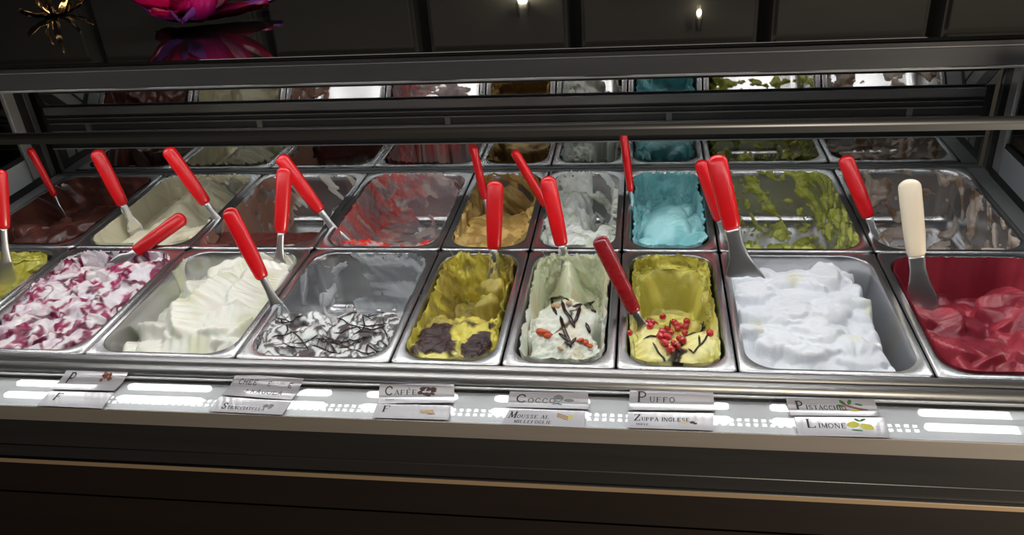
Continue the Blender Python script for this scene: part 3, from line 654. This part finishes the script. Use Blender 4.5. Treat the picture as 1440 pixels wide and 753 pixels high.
# ------------------------------------------------------------------ toppings
def tube_along(name, pts, r, m, parent, sub=6, flat=1.0):
    """closed tube with tapering ends through points"""
    P = [Vector(p) for p in pts]; n = len(P); v, f = [], []
    for i, p in enumerate(P):
        t = (P[min(i+1, n-1)]-P[max(i-1, 0)]).normalized(); s = t.cross(Vector((0, 0, 1)))
        s = s.normalized() if s.length > 1e-5 else Vector((1, 0, 0)); u = s.cross(t)
        rr = r*(.35 if i in (0, n-1) else 1)
        for k in range(sub):
            a = 2*math.pi*k/sub; v.append(p+s*rr*math.cos(a)+u*rr*flat*math.sin(a))
    for i in range(n-1):
        f += [(i*sub+k, i*sub+(k+1) % sub, (i+1)*sub+(k+1) % sub, (i+1)*sub+k) for k in range(sub)]
    f += [tuple(range(sub-1, -1, -1)), tuple(range((n-1)*sub, n*sub))]
    o = new(name, v, f, m, parent, True); 
    if parent: o.matrix_parent_inverse = Matrix.Translation(-parent.location)
    return o
def drizzle(key, pixels, r, name='chocolate_drizzle'):
    pts = []
    for j in range(len(pixels)-1):
        (x0, y0), (x1, y1) = pixels[j], pixels[j+1]; k = max(2, int(math.hypot(x1-x0, y1-y0)/4))
        for q in range(k+(j == len(pixels)-2)):
            t = q/k; p = on(key, x0+(x1-x0)*t, y0+(y1-y0)*t); p[2] += r*.35; pts.append(p)
    R = random.Random(str(pixels[0])); 
    return tube_along(name, pts, r, M['choc'], G[key][0], 6, .7)
for px in [[(905, 477), (915, 473), (925, 474)], [(918, 482), (926, 497), (934, 505), (936, 514)], [(943, 450), (941, 466)], [(958, 474), (956, 492), (951, 514)], [(962, 474), (978, 467), (988, 462), (989, 455)], [(985, 455), (992, 461)], [(983, 472), (984, 486), (975, 497), (968, 491)], [(984, 488), (992, 478), (996, 470)], [(950, 486), (953, 500), (948, 515)]]:
    drizzle((0, 6), px, .0017)
for px in [[(772, 421), (788, 419), (800, 423)], [(786, 470), (796, 478), (806, 484)], [(776, 420), (778, 435), (783, 444)], [(790, 424), (794, 438), (802, 448), (808, 462)], [(788, 446), (793, 464), (800, 480), (803, 490)], [(806, 434), (816, 430), (826, 427), (836, 424)], [(816, 432), (812, 446), (808, 456)], [(830, 426), (834, 440), (838, 442)], [(824, 455), (830, 470)], [(794, 482), (802, 486), (810, 476)]]:
    drizzle((0, 5), px, .0031)
R = random.Random(77)
for k in range(26):
    x = R.uniform(368, 540); y = R.uniform(440, 492); pts = [(x, y)]; an = R.uniform(-.6, .9)
    for q in range(4):
        an += R.uniform(-.7, .7); x += 11*math.cos(an); y += 7*math.sin(an)+1; pts.append((min(max(x, 366), 545), min(max(y, 436), 497)))
    drizzle((0, 3), pts, .0013)
# berries: every one an object
def blob_mesh(name, r, seed, m, sub=2, sq=(1, 1, 1)):
    bm = bmesh.new(); bmesh.ops.create_icosphere(bm, subdivisions=sub, radius=r); R = random.Random(seed)
    ph = [R.uniform(0, 6) for _ in range(3)]
    for v in bm.verts:
        n = v.co.normalized(); k = 1+.10*math.sin(3*n.x+ph[0])*math.cos(4*n.y+ph[1])+.06*math.sin(5*n.z+ph[2]); v.co = Vector((v.co.x*sq[0], v.co.y*sq[1], v.co.z*sq[2]))*k
    me = bpy.data.meshes.new(name); bm.to_mesh(me); bm.free(); me.materials.append(m); me.polygons.foreach_set('use_smooth', [True]*len(me.polygons)); return me
bmesh1 = blob_mesh('red_currant', .0048, 1, M['berry'])
tip = new('dried_tip', [(math.cos(t)*.0012, math.sin(t)*.0012, .0042) for t in (0, 2.1, 4.2)]+[(0, 0, .0066)], [(0, 1, 3), (1, 2, 3), (2, 0, 3), (2, 1, 0)], M['coffee'])
tipme = tip.data; bpy.data.objects.remove(tip)
spots = [(917, 456), (932, 448), (926, 463), (914, 462), (948, 456), (957, 461), (964, 462), (966, 455), (931, 470), (938, 466), (928, 478), (940, 480), (935, 488), (944, 472), (953, 466), (955, 476), (947, 488), (952, 492), (960, 484), (943, 497), (936, 476), (921, 452), (886, 471), (998, 472), (932, 484), (951, 459), (912, 457), (963, 469)]
for k, (x, y) in enumerate(spots):
    p = on((0, 6), x, y); o = bpy.data.objects.new('red_currant', bmesh1); COL.objects.link(o); s = R.uniform(.95, 1.35)
    o.location = (p[0], p[1], p[2]+.0034+(.003 if 8 < k < 20 else 0)); o.scale = (s, s, s); o.rotation_euler = (R.uniform(-1, 1), R.uniform(-1, 1), R.uniform(0, 6))
    tag(o, 'small glossy red berry on the yellow gelato with two domes', 'berry', 'red berries on the yellow gelato')
    c = bpy.data.objects.new('dried_tip', tipme); COL.objects.link(c); c.parent = o
for k, (x, y, s) in enumerate([(763, 470, 1.3), (771, 474, 1.0), (824, 484, 1.0), (829, 489, .8), (816, 481, .7)]):
    p = on((0, 5), x, y); o = bpy.data.objects.new('candied_fruit', blob_mesh('candied_fruit', .0065, k+5, M['candied'], 2, (1.3, .8, .7))); COL.objects.link(o)
    o.location = (p[0], p[1], p[2]+.0025); o.scale = (s, s, s); o.rotation_euler = (0, .2, k*.8)
    tag(o, 'orange candied fruit piece on the pale greenish gelato, %s' % ['largest at its left', 'small one right of the largest', 'at its right side', 'lowest at its right', 'smallest near the drizzle'][k], 'candied fruit', 'candied fruit pieces')

for k, (x, y, s) in enumerate([(783, 432, 1.2), (800, 428, 1.0), (788, 492, .9)]):
    p = on((0, 5), x, y); o = bpy.data.objects.new('pastry_flake', blob_mesh('pastry_flake', .0065, k+50, mat('pastry', (.52, .34, .18), .8), 1, (1.3, .8, .5))); COL.objects.link(o)
    o.location = (p[0], p[1], p[2]+.001); o.scale = (s, s, s); o.rotation_euler = (.5, .2, k*1.1)
    tag(o, 'tan pastry flake on the pale greenish gelato, %s' % ['at its upper left', 'at its upper middle', 'lowest of the flakes'][k], 'pastry', 'pastry flakes')

# ------------------------------------------------------------------ spatulas
def loft(name, rings, m, parent):
    n = len(rings[0]); v = [p for r in rings for p in r]; f = []
    for k in range(len(rings)-1):
        f += [(k*n+j, k*n+(j+1) % n, (k+1)*n+(j+1) % n, (k+1)*n+j) for j in range(n)]
    f += [tuple(range(n-1, -1, -1)), tuple(range((len(rings)-1)*n, len(rings)*n))]
    return new(name, v, f, m, parent, True)
def ring(s, w, t, n=20, e=2.6, off=0):
    """superellipse section w x t at height s"""
    out = []
    for k in range(n):
        a = 2*math.pi*k/n; c, q = math.cos(a), math.sin(a)
        out.append((w/2*math.copysign(abs(c)**(2/e), c), t/2*math.copysign(abs(q)**(2/e), q)+off, s))
    return out
def spatula(top, joint, end, zend, label, m='redp', w=.027, t=.017, turn=0, lean=0.0, blade=.030, neck=.013, sink=.035, coat=None):
    E = at(end[0], end[1], Z=zend)
    d = ray(*top); tt = float(np.dot(E-CAM, d))+lean; T = CAM+d*tt
    ax = (T-E); Ltot = float(np.linalg.norm(ax)); ax /= Ltot
    # joint: nearest point of the axis to the joint pixel ray
    dj = ray(*joint); n = np.cross(ax, dj); J = float(np.dot(np.cross(CAM-E, dj), n)/np.dot(n, n)); J = min(max(J, .1*Ltot), .9*Ltot)
    vd = CAM-(E+T)/2; vd = vd-ax*np.dot(vd, ax); vd /= np.linalg.norm(vd); sx = np.cross(vd, ax)*-1
    c, s = math.cos(turn), math.sin(turn); X = c*sx+s*vd; Y = np.cross(ax, X)
    o = thing('spatula', label, 'spatula', tuple(E), 'spatulas in the gelato')
    o.matrix_world = Matrix(((X[0], Y[0], ax[0], E[0]), (X[1], Y[1], ax[1], E[1]), (X[2], Y[2], ax[2], E[2]), (0, 0, 0, 1)))
    Lh = Ltot-J; R_ = w/2
    sec = [(J, .60), (J+.002, .74), (J+.006, .84), (J+.02, .90), (J+Lh*.35, .96), (J+Lh*.7, 1.0)]
    rings = [ring(s_, w*k, t*min(1, k*1.02)) for s_, k in sec]
    for k in range(7):
        a = math.pi/2*k/6.3; rings.append(ring(Ltot-R_*.8+R_*.8*math.sin(a), w*math.cos(a), t*math.cos(a)**.8))
    loft('handle', rings, M[m], o)
    th = .0035
    bl = [(J+.004, neck, .007), (J-.004, neck, .0065), (J-.3*J, neck*.95, .005), (J*.42, neck*1.1+.1*(blade-neck), .0035), (J*.22, neck+.55*(blade-neck), .0022), (0, neck+.9*(blade-neck), .0014), (-sink*.5, blade, .0012), (-sink, blade*.9, .001)]
    bl = bl[::-1]
    loft('blade', [ring(s_, w_, t_, 16, 3.2, -.0025*math.cos(max(min(s_/J, 1), -1)*1.5)) for s_, w_, t_ in bl], M['blade'], o)
    if coat is not None:
        # gelato clinging to the steel
        R = random.Random(label); v, f = [], []; n = 18; rr = []
        for k in range(14):
            s_ = -.01+(J*.92+.01)*k/13; wv = (neck*1.15 if s_ > J*.4 else neck+.7*(blade-neck)*(1-s_/(J*.4)))
            rr.append([(x+R.uniform(-.0016, .0016), y+R.uniform(-.0016, .0016), z) for x, y, z in ring(s_, wv+.004-.004*k/13, .010-.003*k/13, n, 2.2)])
        q = loft('clinging_gelato', rr, mat('clinging_'+label.split()[0], coat, .5, sss=.1), o)
        q['label'] = 'gelato stuck on the blade'
    return o
spatula((-1, 238), (3, 322), (10, 385), -.02, 'red handled spatula cut by the left edge, in yellow gelato', w=.027)
spatula((41, 208), (76, 276), (88, 296), -.025, 'red handled spatula edge-on in the dark chocolate gelato', turn=1.35, w=.027, t=.015)
spatula((134, 211), (173, 289), (188, 318), -.02, 'red handled spatula with crusted blade at left of beige gelato', w=.029, coat=(.62, .58, .45))
spatula((234, 208), (287, 288), (318, 326), -.03, 'red handled spatula right of beige gelato, over brown remains', w=.029)
spatula((260, 304), (190, 355), (176, 365), -.008, 'red handled spatula leaning right out of the berry swirled gelato', w=.029, t=.017)
spatula((320, 293), (371, 391), (394, 440), -.016, 'red handled spatula between ivory gelato and the chocolate-threaded one', w=.027)
spatula((400, 235), (396, 328), (392, 385), -.022, 'upright red handled spatula with dark blade behind the ivory gelato', w=.028, blade=.042)
spatula((393, 219), (454, 295), (486, 345), -.04, 'red handled spatula leaning left from the strawberry smears', w=.028, coat=None)
spatula((665, 205), (683, 280), (690, 318), -.02, 'thin edge-on red spatula in the caramel gelato', turn=1.3, t=.015)
spatula((696, 254), (694, 351), (694, 400), -.045, 'upright red handled spatula before the yellow and chocolate gelato', w=.030, coat=(.50, .42, .12))
spatula((722, 211), (768, 290), (786, 322), -.03, 'red spatula edge-on leaning left from rear grainy white gelato', turn=1.25, t=.016)
spatula((769, 248), (788, 346), (799, 388), -.035, 'red handled spatula with coated blade in pale greenish gelato', w=.029, coat=(.70, .72, .58))
spatula((841, 333), (893, 440), (906, 466), -.018, 'dark red handled spatula at left of the red-berried yellow gelato', m='darkred', w=.026, coat=None)
spatula((876, 185), (888, 269), (891, 300), -.022, 'thin edge-on red spatula standing in the turquoise gelato', turn=1.4, t=.0155, coat=(.3, .6, .62))
spatula((984, 225), (1014, 310), (1024, 345), -.02, 'red handled spatula half hidden behind another, in the pistachio pan', w=.026, turn=.5)
spatula((1006, 218), (1029, 323), (1046, 392), -.004, 'large red handled spatula with wide blade in fluffy white gelato', w=.034, t=.02, blade=.068, neck=.026, sink=.012)
spatula((1187, 219), (1222, 306), (1240, 352), -.03, 'red handled spatula leaning in the rear right hazelnut remains', w=.028, blade=.036)
spatula((1278, 252), (1286, 361), (1295, 420), -.020, 'ivory white handled spatula with dark blade in raspberry gelato', m='ivory', w=.034, t=.022, blade=.050, neck=.025)

# ------------------------------------------------------------------ price cards
GL = {  # stroke capitals on a 0..1 box: (x0,y0,x1,y1,weight) lines; curves are polylines
 'P': [('l', .18, 0, .18, 1, 1.5), ('c', [(.18, .98), (.5, 1), (.72, .88), (.76, .72), (.68, .55), (.45, .47), (.18, .48)], 1), ('s', .18, 0), ('s', .18, 1)],
 'I': [('l', .5, 0, .5, 1, 1.5), ('s', .5, 0), ('s', .5, 1)],
 'S': [('c', [(.78, .80), (.68, .95), (.45, 1), (.25, .90), (.22, .73), (.40, .57), (.65, .45), (.80, .28), (.74, .10), (.50, 0), (.28, .04), (.18, .22)], 1.2)],
 'T': [('l', .5, 0, .5, 1, 1.5), ('l', .1, .98, .9, .98, .7), ('l', .1, .82, .1, .98, .7), ('l', .9, .82, .9, .98, .7), ('s', .5, 0)],
 'A': [('l', .12, 0, .5, 1, .7), ('l', .5, 1, .88, 0, 1.5), ('l', .27, .36, .72, .36, .6), ('s', .12, 0), ('s', .88, 0)],
 'C': [('c', [(.85, .75), (.75, .93), (.55, 1), (.32, .90), (.17, .68), (.14, .45), (.22, .2), (.42, .03), (.65, 0), (.85, .18)], 1.2)],
 'H': [('l', .18, 0, .18, 1, 1.5), ('l', .82, 0, .82, 1, 1.5), ('l', .18, .5, .82, .5, .6), ('s', .18, 0), ('s', .18, 1), ('s', .82, 0), ('s', .82, 1)],
 'O': [('c', [(.5, 1), (.25, .9), (.12, .65), (.12, .35), (.25, .1), (.5, 0), (.75, .1), (.88, .35), (.88, .65), (.75, .9), (.5, 1)], 1.2)],
 'L': [('l', .25, 0, .25, 1, 1.5), ('l', .25, .02, .85, .02, .7), ('l', .85, .02, .85, .2, .7), ('s', .25, 1)],
 'M': [('l', .12, 0, .15, 1, .7), ('l', .15, 1, .5, .1, 1.4), ('l', .5, .1, .85, 1, .7), ('l', .85, 1, .88, 0, 1.5), ('s', .12, 0), ('s', .88, 0), ('s', .12, 1), ('s', .88, 1)],
 'N': [('l', .15, 0, .15, 1, .7), ('l', .15, 1, .85, 0, 1.4), ('l', .85, 0, .85, 1, .7), ('s', .15, 0), ('s', .85, 1), ('s', .12, 1)],
 'E': [('l', .22, 0, .22, 1, 1.5), ('l', .22, .98, .8, .98, .7), ('l', .22, .02, .82, .02, .7), ('l', .22, .5, .65, .5, .7), ('l', .82, .02, .82, .18, .7), ('l', .8, .98, .8, .84, .7)],
 'F': [('l', .22, 0, .22, 1, 1.5), ('l', .22, .98, .82, .98, .7), ('l', .22, .5, .65, .5, .7), ('l', .82, .98, .82, .82, .7), ('s', .22, 0)],
 'U': [('l', .2, .3, .2, 1, 1.4), ('c', [(.2, .3), (.28, .08), (.5, 0), (.72, .08), (.8, .3), (.8, 1)], .8), ('s', .2, 1), ('s', .8, 1)],
 'Z': [('l', .15, .98, .85, .98, .7), ('l', .85, .98, .15, .02, 1.4), ('l', .15, .02, .87, .02, .7), ('l', .87, .02, .87, .2, .7), ('l', .15, .98, .15, .82, .7)],
 'G': [('c', [(.85, .78), (.7, .97), (.5, 1), (.28, .88), (.14, .6), (.15, .35), (.3, .07), (.55, 0), (.82, .1), (.82, .4)], 1.2), ('l', .62, .42, .95, .42, .7)],
 'R': [('l', .18, 0, .18, 1, 1.5), ('c', [(.18, .98), (.5, 1), (.72, .88), (.74, .72), (.64, .55), (.18, .5)], 1), ('l', .45, .52, .88, 0, 1.3), ('s', .18, 0), ('s', .18, 1)],
 'D': [('l', .18, 0, .18, 1, 1.5), ('c', [(.18, .98), (.55, .95), (.82, .7), (.84, .4), (.65, .08), (.18, .02)], 1), ('s', .18, 0)],
 "'": [('l', .4, 1.35, .65, 1.15, 1.0)],
}
def glyph_quads(ch, x, y, w, h, th, plain=False):
    out = []
    def seg(x0, y0, x1, y1, k):
        dx, dy = x1-x0, y1-y0; l = math.hypot(dx, dy) or 1e-6; t = th*k/2; nx, ny = -dy/l*t, dx/l*t; ex, ey = dx/l*t*.5, dy/l*t*.5
        out.append([(x0+nx-ex, y0+ny-ey), (x0-nx-ex, y0-ny-ey), (x1-nx+ex, y1-ny+ey), (x1+nx+ex, y1+ny+ey)])
    for g in GL.get(ch, []):
        if g[0] == 'l': seg(x+g[1]*w, y+g[2]*h, x+g[3]*w, y+g[4]*h, 1 if plain else g[5])
        elif g[0] == 's' and not plain: seg(x+(g[1]-.16)*w, y+g[2]*h, x+(g[1]+.16)*w, y+g[2]*h, .6)
        elif g[0] == 'c':
            P = g[1]
            for k in range(len(P)-1): seg(x+P[k][0]*w, y+P[k][1]*h, x+P[k+1][0]*w, y+P[k+1][1]*h, 1 if plain else g[2])
    return out
def text_quads(s, x, y, h, w=None, th=None, cap=1.0, plain=False):
    """small capitals, first letter taller by 'cap'"""
    out = []; w = w or h*.78; th = th or h*.11; first = True
    for ch in s:
        if ch == ' ': x += w*.6; continue
        if ch == "'": out += glyph_quads(ch, x-w, y, w, h, th); continue
        k = cap if first else 1; ww = w*k*(.55 if ch == 'I' else 1)
        q = glyph_quads(ch, x, y, w*k, h*k, th*k, plain) if ch != 'I' else glyph_quads(ch, x-.22*w*k, y, w*k, h*k, th*k, plain)
        out += q; x += ww*1.10; first = False
    return out
ZC = -.0178
def card(quad, label, items, z=ZC, group='price cards on the sill', lean=.0045):
    dz_top = lean if z == ZC else .0002
    """quad: photo pixels TL, TR, BR, BL of a card lying on the sill"""
    C = [at(px, py, Z=z+(dz_top if q < 2 else 0)) for q, (px, py) in enumerate(quad)]; TL, TR, BR, BL = [np.array(c) for c in C]
    base = (TL+TR+BR+BL)/4
    def P(u, v, dz=0): p = (BL*(1-u)+BR*u)*(1-v)+(TL*(1-u)+TR*u)*v; zz = BL[2]+(TL[2]-BL[2])*max(0, (v-.40)/.60)**1.4; return (p[0]-base[0], p[1]-base[1], zz-base[2]+dz)
    W = np.linalg.norm(BR-BL); Hh = np.linalg.norm(TL-BL)
    t = thing('price_card', label, 'price card', tuple(base), group)
    k, mm = 8, 6; v = [P(i/k, j/mm, dz) for dz in (.0004, 0) for i in range(k+1) for j in range(mm+1)]; f = []; nn = (k+1)*(mm+1)
    for i in range(k):
        for j in range(mm):
            q = i*(mm+1)+j; f += [(q, q+mm+1, q+mm+2, q+1), (nn+q, nn+q+1, nn+q+mm+2, nn+q+mm+1)]
    for i in range(k):
        q = i*(mm+1); f.append((q, nn+q, nn+q+mm+1, q+mm+1)); q += mm; f.append((q, q+mm+1, nn+q+mm+1, nn+q))
    new('paper', v, f, M['card'], t)
    by = {}
    for (mname, qs, nm) in items:
        by.setdefault((mname, nm), []).extend(qs)
    for lv, ((mname, nm), qs) in enumerate(by.items()):
        vv, ff = [], []
        for q in qs:
            b0 = len(vv); vv += [P(min(max(x, 0.005), .995), min(max(y, .01), .99), .00055+.00004*lv) for x, y in q]; ff.append(tuple(range(b0, b0+len(q))))
        o = new(nm, vv, ff, M[mname], t)
    return t
def sc(qs, ar):   # glyph space (height units) -> card (u,v), ar = width/height of the card
    return [[(x/ar, y) for x, y in q] for q in qs]
AR = 3.1
def ell(cx, cy, rx, ry, an=0, n=12, ar=AR):
    return [((cx+rx*math.cos(t)*math.cos(an)-ry*math.sin(t)*math.sin(an))/ar, cy+rx*math.cos(t)*math.sin(an)+ry*math.sin(t)*math.cos(an)) for t in [2*math.pi*k/n for k in range(n)]]
def T_(s, x, y, h, **k): return sc(text_quads(s, x, y, h, **k), AR)
R = random.Random(5)
beans = [ell(1.98+R.uniform(-.30, .30), .62+R.uniform(-.19, .19), .12, .06, R.uniform(-.6, .6)) for _ in range(16)]
card([(95, 519), (182, 521), (161, 550), (70, 548)], 'tilted grey card with a dark nut picture, upper of the leftmost two', [('ink', T_('P', .35, .40, .28, cap=1.6), 'lettering'), ('nut', [ell(2.2+R.uniform(-.2, .2), .7+R.uniform(-.15, .15), .1, .07, R.uniform(-1, 1)) for _ in range(8)], 'picture')], lean=.009)
card([(70, 551), (160, 553), (144, 575), (52, 571)], 'pale card under the leftmost nut picture card', [('ink', T_('F', .45, .42, .28, cap=1.7), 'lettering')], z=ZC+.0001)
card([(332, 526), (427, 533), (410, 563), (312, 556)], 'hand-written grey card with two lines of pen letters', [('pen', T_('CHEE', .30, .62, .20, plain=True, th=.035, w=.20), 'lettering'), ('pen', T_('E', 1.62, .62, .18, plain=True, th=.03, w=.18)+T_('E', 2.55, .60, .2, plain=True, th=.035, w=.2), 'lettering'), ('pen', T_('FRAGOLA', .85, .22, .22, plain=True, th=.035, w=.22), 'lettering')], lean=.009)
card([(309, 558), (409, 566), (397, 584), (293, 579)], 'card with small chocolate picture below the hand-written card', [('ink', T_('STRACCIATELLA', .40, .22, .20, cap=1.9, w=.125), 'lettering'), ('choc', [ell(2.3+R.uniform(-.14, .14), .55+R.uniform(-.1, .1), .1, .07, R.uniform(-1, 1)) for _ in range(6)], 'picture')], z=ZC+.0001)
card([(534, 541), (639, 540), (638, 567), (531, 568)], 'card reading Caffe with a brown coffee bean picture', [('ink', T_('CAFFE', .22, .48, .24, cap=1.7, w=.22)+sc(glyph_quads("'", 1.13, .48, .22, .24, .03), AR), 'lettering'), ('ink', T_('C', .3, .16, .11, th=.015)+T_('AFFE', .40, .16, .08, th=.012), 'small_print'), ('coffee', beans, 'picture')])
card([(530, 569), (634, 571), (631, 591), (523, 588)], 'pale card under the Caffe card with a pastry picture', [('ink', T_('F', .30, .45, .26, cap=1.7), 'lettering'), ('cream_print', [ell(2.2+R.uniform(-.25, .25), .5+R.uniform(-.12, .12), .12, .05, R.uniform(-.6, .6)) for _ in range(9)], 'picture'), ('nut', [ell(2.2+R.uniform(-.3, .25), .4+R.uniform(-.08, .08), .12, .02, R.uniform(-.4, .4)) for _ in range(5)], 'picture_shade')], z=ZC+.0001)
card([(717, 551), (827, 553), (828, 576), (712, 573)], 'card reading Cocco with a coconut picture', [('ink', T_('COCCO', .28, .38, .26, cap=1.75, w=.25), 'lettering'), ('grey_print', [ell(1.95, .66, .2, .2), ell(2.35, .55, .2, .1)], 'picture'), ('card', [ell(1.95, .66, .14, .15)], 'picture_light'), ('teal_print', [ell(1.85, .32, .16, .05, .4), ell(2.0, .28, .12, .04, -.4)], 'picture_leaf')])
card([(716, 577), (823, 579), (822, 602), (705, 597)], 'card reading Mousse al Millefoglie with a layered cake picture', [('ink', T_('MOUSSE AL', .12, .45, .22, cap=1.9, w=.155)+T_('MILLEFOGLIE', .42, .12, .19, w=.13), 'lettering'), ('cream_print', [[(2.0/AR, .85), (2.45/AR, .62), (2.45/AR, .42), (2.0/AR, .62)]], 'picture'), ('nut', [[(2.0/AR, .85+k), (2.45/AR, .62+k), (2.45/AR, .58+k), (2.0/AR, .80+k)] for k in (0, -.1, -.2)], 'picture_layers'), ('lemon', [[(2.45/AR, .62), (2.65/AR, .80), (2.65/AR, .62), (2.45/AR, .42)]], 'picture_light')], z=ZC+.0001)
card([(886, 547), (1003, 551), (1005, 578), (884, 577)], 'card reading Puffo with no picture', [('ink', T_('PUFFO', .28, .42, .24, cap=1.9, w=.22), 'lettering')])
card([(883, 580), (1003, 582), (1003, 606), (882, 602)], 'card reading Zuppa Inglese with a small dark picture', [('ink', T_('ZUPPA INGLESE', .22, .45, .22, cap=1.8, w=.145), 'lettering'), ('ink', T_('TRIFLE', .3, .18, .10, th=.015), 'small_print'), ('coffee', [ell(2.35, .42, .1, .08), ell(2.45, .36, .08, .06)], 'picture'), ('cream_print', [ell(2.05, .42, .12, .08)], 'picture_light')], z=ZC+.0001)
lf = [ell(1.95, .80, .14, .07, 2.2), ell(2.2, .82, .14, .07, 1.2), ell(1.85, .62, .14, .06, 2.9), ell(2.5, .70, .14, .05, -.3)]
nt_ = [ell(2.1+.12*k, .62-.05*k, .20, .05, -.6+.15*k) for k in range(5)]+[ell(1.95, .38, .16, .03, .1), ell(2.55, .40, .16, .03, 0)]
card([(1105, 560), (1229, 562), (1239, 586), (1112, 585)], 'card reading Pistacchio with green leaves and nuts', [('ink', T_('PISTACCHIO', .28, .40, .23, cap=1.9, w=.16), 'lettering'), ('leaf', lf, 'picture_leaf'), ('nut', nt_, 'picture'), ('lemon', [ell(2.3, .36, .18, .05)], 'picture_light')])
card([(1117, 587), (1246, 588), (1251, 616), (1123, 613)], 'card reading Limone with a yellow lemon picture', [('ink', T_('LIMONE', .32, .42, .24, cap=1.9, w=.20), 'lettering'), ('lemon', [ell(1.95, .62, .22, .16, .2), ell(2.4, .50, .25, .15, -.3)], 'picture'), ('leaf', [ell(2.1, .86, .12, .05, -.7), ell(2.3, .86, .12, .05, .5), ell(2.05, .32, .2, .04, -.1)], 'picture_leaf')], z=ZC+.0001)

# ------------------------------------------------------------------ things on the top glass
ZT = .380
def petal(L, W, bend, curl, twist, n=14, m_=8):
    """a thin curved foil sheet growing from the origin along +y"""
    V = []
    for i in range(n+1):
        t = i/n
        for j in range(m_+1):
            s = j/m_*2-1; w = W*math.sin(math.pi*min(t*.85+.12, 1))**.8
            x = s*w; y = L*t*math.cos(bend*t); z = L*t*math.sin(bend*t)+curl*s*s*w+.006*math.sin(9*s+7*t+twist)*t
            V.append((x, y, z))
    F = [(i*(m_+1)+j, i*(m_+1)+j+1, (i+1)*(m_+1)+j+1, (i+1)*(m_+1)+j) for i in range(n) for j in range(m_)]
    return V, F
foil = [mat('magenta_foil', (.80, .02, .30), .15), mat('deep_red_foil', (.55, .005, .10), .2), mat('violet_foil', (.40, .10, .62), .15), mat('pink_foil', (.85, .25, .50), .2)]
bc = at(262, 42, Z=ZT)
bow = thing('foil_bow', 'magenta and violet foil bow lying on the dark top glass', 'bow', (bc[0], bc[1]+.05, ZT))
R = random.Random(9)
for k in range(26):
    V, F = petal(R.uniform(.10, .18), R.uniform(.020, .042), R.uniform(.08, 1.0), R.uniform(.3, 1.0), R.uniform(0, 6))
    o = new('foil_loop', V, F, foil[k % 4 if k % 3 else 1], bow, True); sm = o.modifiers.new('solid', 'SOLIDIFY'); sm.thickness = .0006
    o.rotation_euler = (0, 0, k*2*math.pi/26+R.uniform(-.2, .2)); o.location = (0, 0, .003+.02*R.random())
core = bpy.data.objects.new('knot', blob_mesh('knot', .018, 3, foil[1], 3, (1.2, 1, .8))); COL.objects.link(core); core.parent = bow; core.location = (0, 0, .026)
# curled gold foil strips at the upper left
gp = at(78, 22, Z=ZT)
gl = thing('gold_ribbon', 'twisted gold foil ribbon glinting on the top glass at the left', 'ribbon', (gp[0], gp[1], ZT))
gm = mat('gold_foil', (.85, .55, .25), .15, 1)
for k in range(7):
    V, F = petal(R.uniform(.05, .09), R.uniform(.004, .009), R.uniform(.3, 1.5), 1.0, k)
    o = new('ribbon_curl', V, F, gm, gl, True); o.rotation_euler = (0, 0, k*.9); o.modifiers.new('solid', 'SOLIDIFY').thickness = .0006
# small ceiling spots mirrored in the top glass
def mirrored_spot(px, py, r, e, lab):
    d = ray(px, py); p = at(px, py, Z=ZT); d2 = np.array([d[0], d[1], -d[2]]); k = (1.88-ZT)/d2[2]; q = p+d2*k
    if q[1] > 1.95: k = (1.95-p[1])/d2[1]; q = p+d2*k
    t = thing('spot_lamp', lab, 'lamp', tuple(q), 'spot lamps of the shop')
    bm = bmesh.new(); bmesh.ops.create_cone(bm, segments=20, radius1=r*1.6, radius2=r*1.2, depth=.05, cap_ends=True); me = bpy.data.meshes.new('housing'); bm.to_mesh(me); bm.free(); me.materials.append(M['dark'])
    h = bpy.data.objects.new('housing', me); COL.objects.link(h); h.parent = t; h.location = (0, .0, .03)
    s = bpy.data.objects.new('bulb', blob_mesh('bulb', r, 1, mat('spot_bulb', (1, 1, 1), .5, 0, (1, .86, .6), e))); COL.objects.link(s); s.parent = t; s.location = (0, 0, -.005)
mirrored_spot(735, 0, .016, 80, 'small warm spot lamp mirrored at top centre of the glass')
mirrored_spot(983, 20, .008, 40, 'small warm spot lamp mirrored right of centre in the top glass')
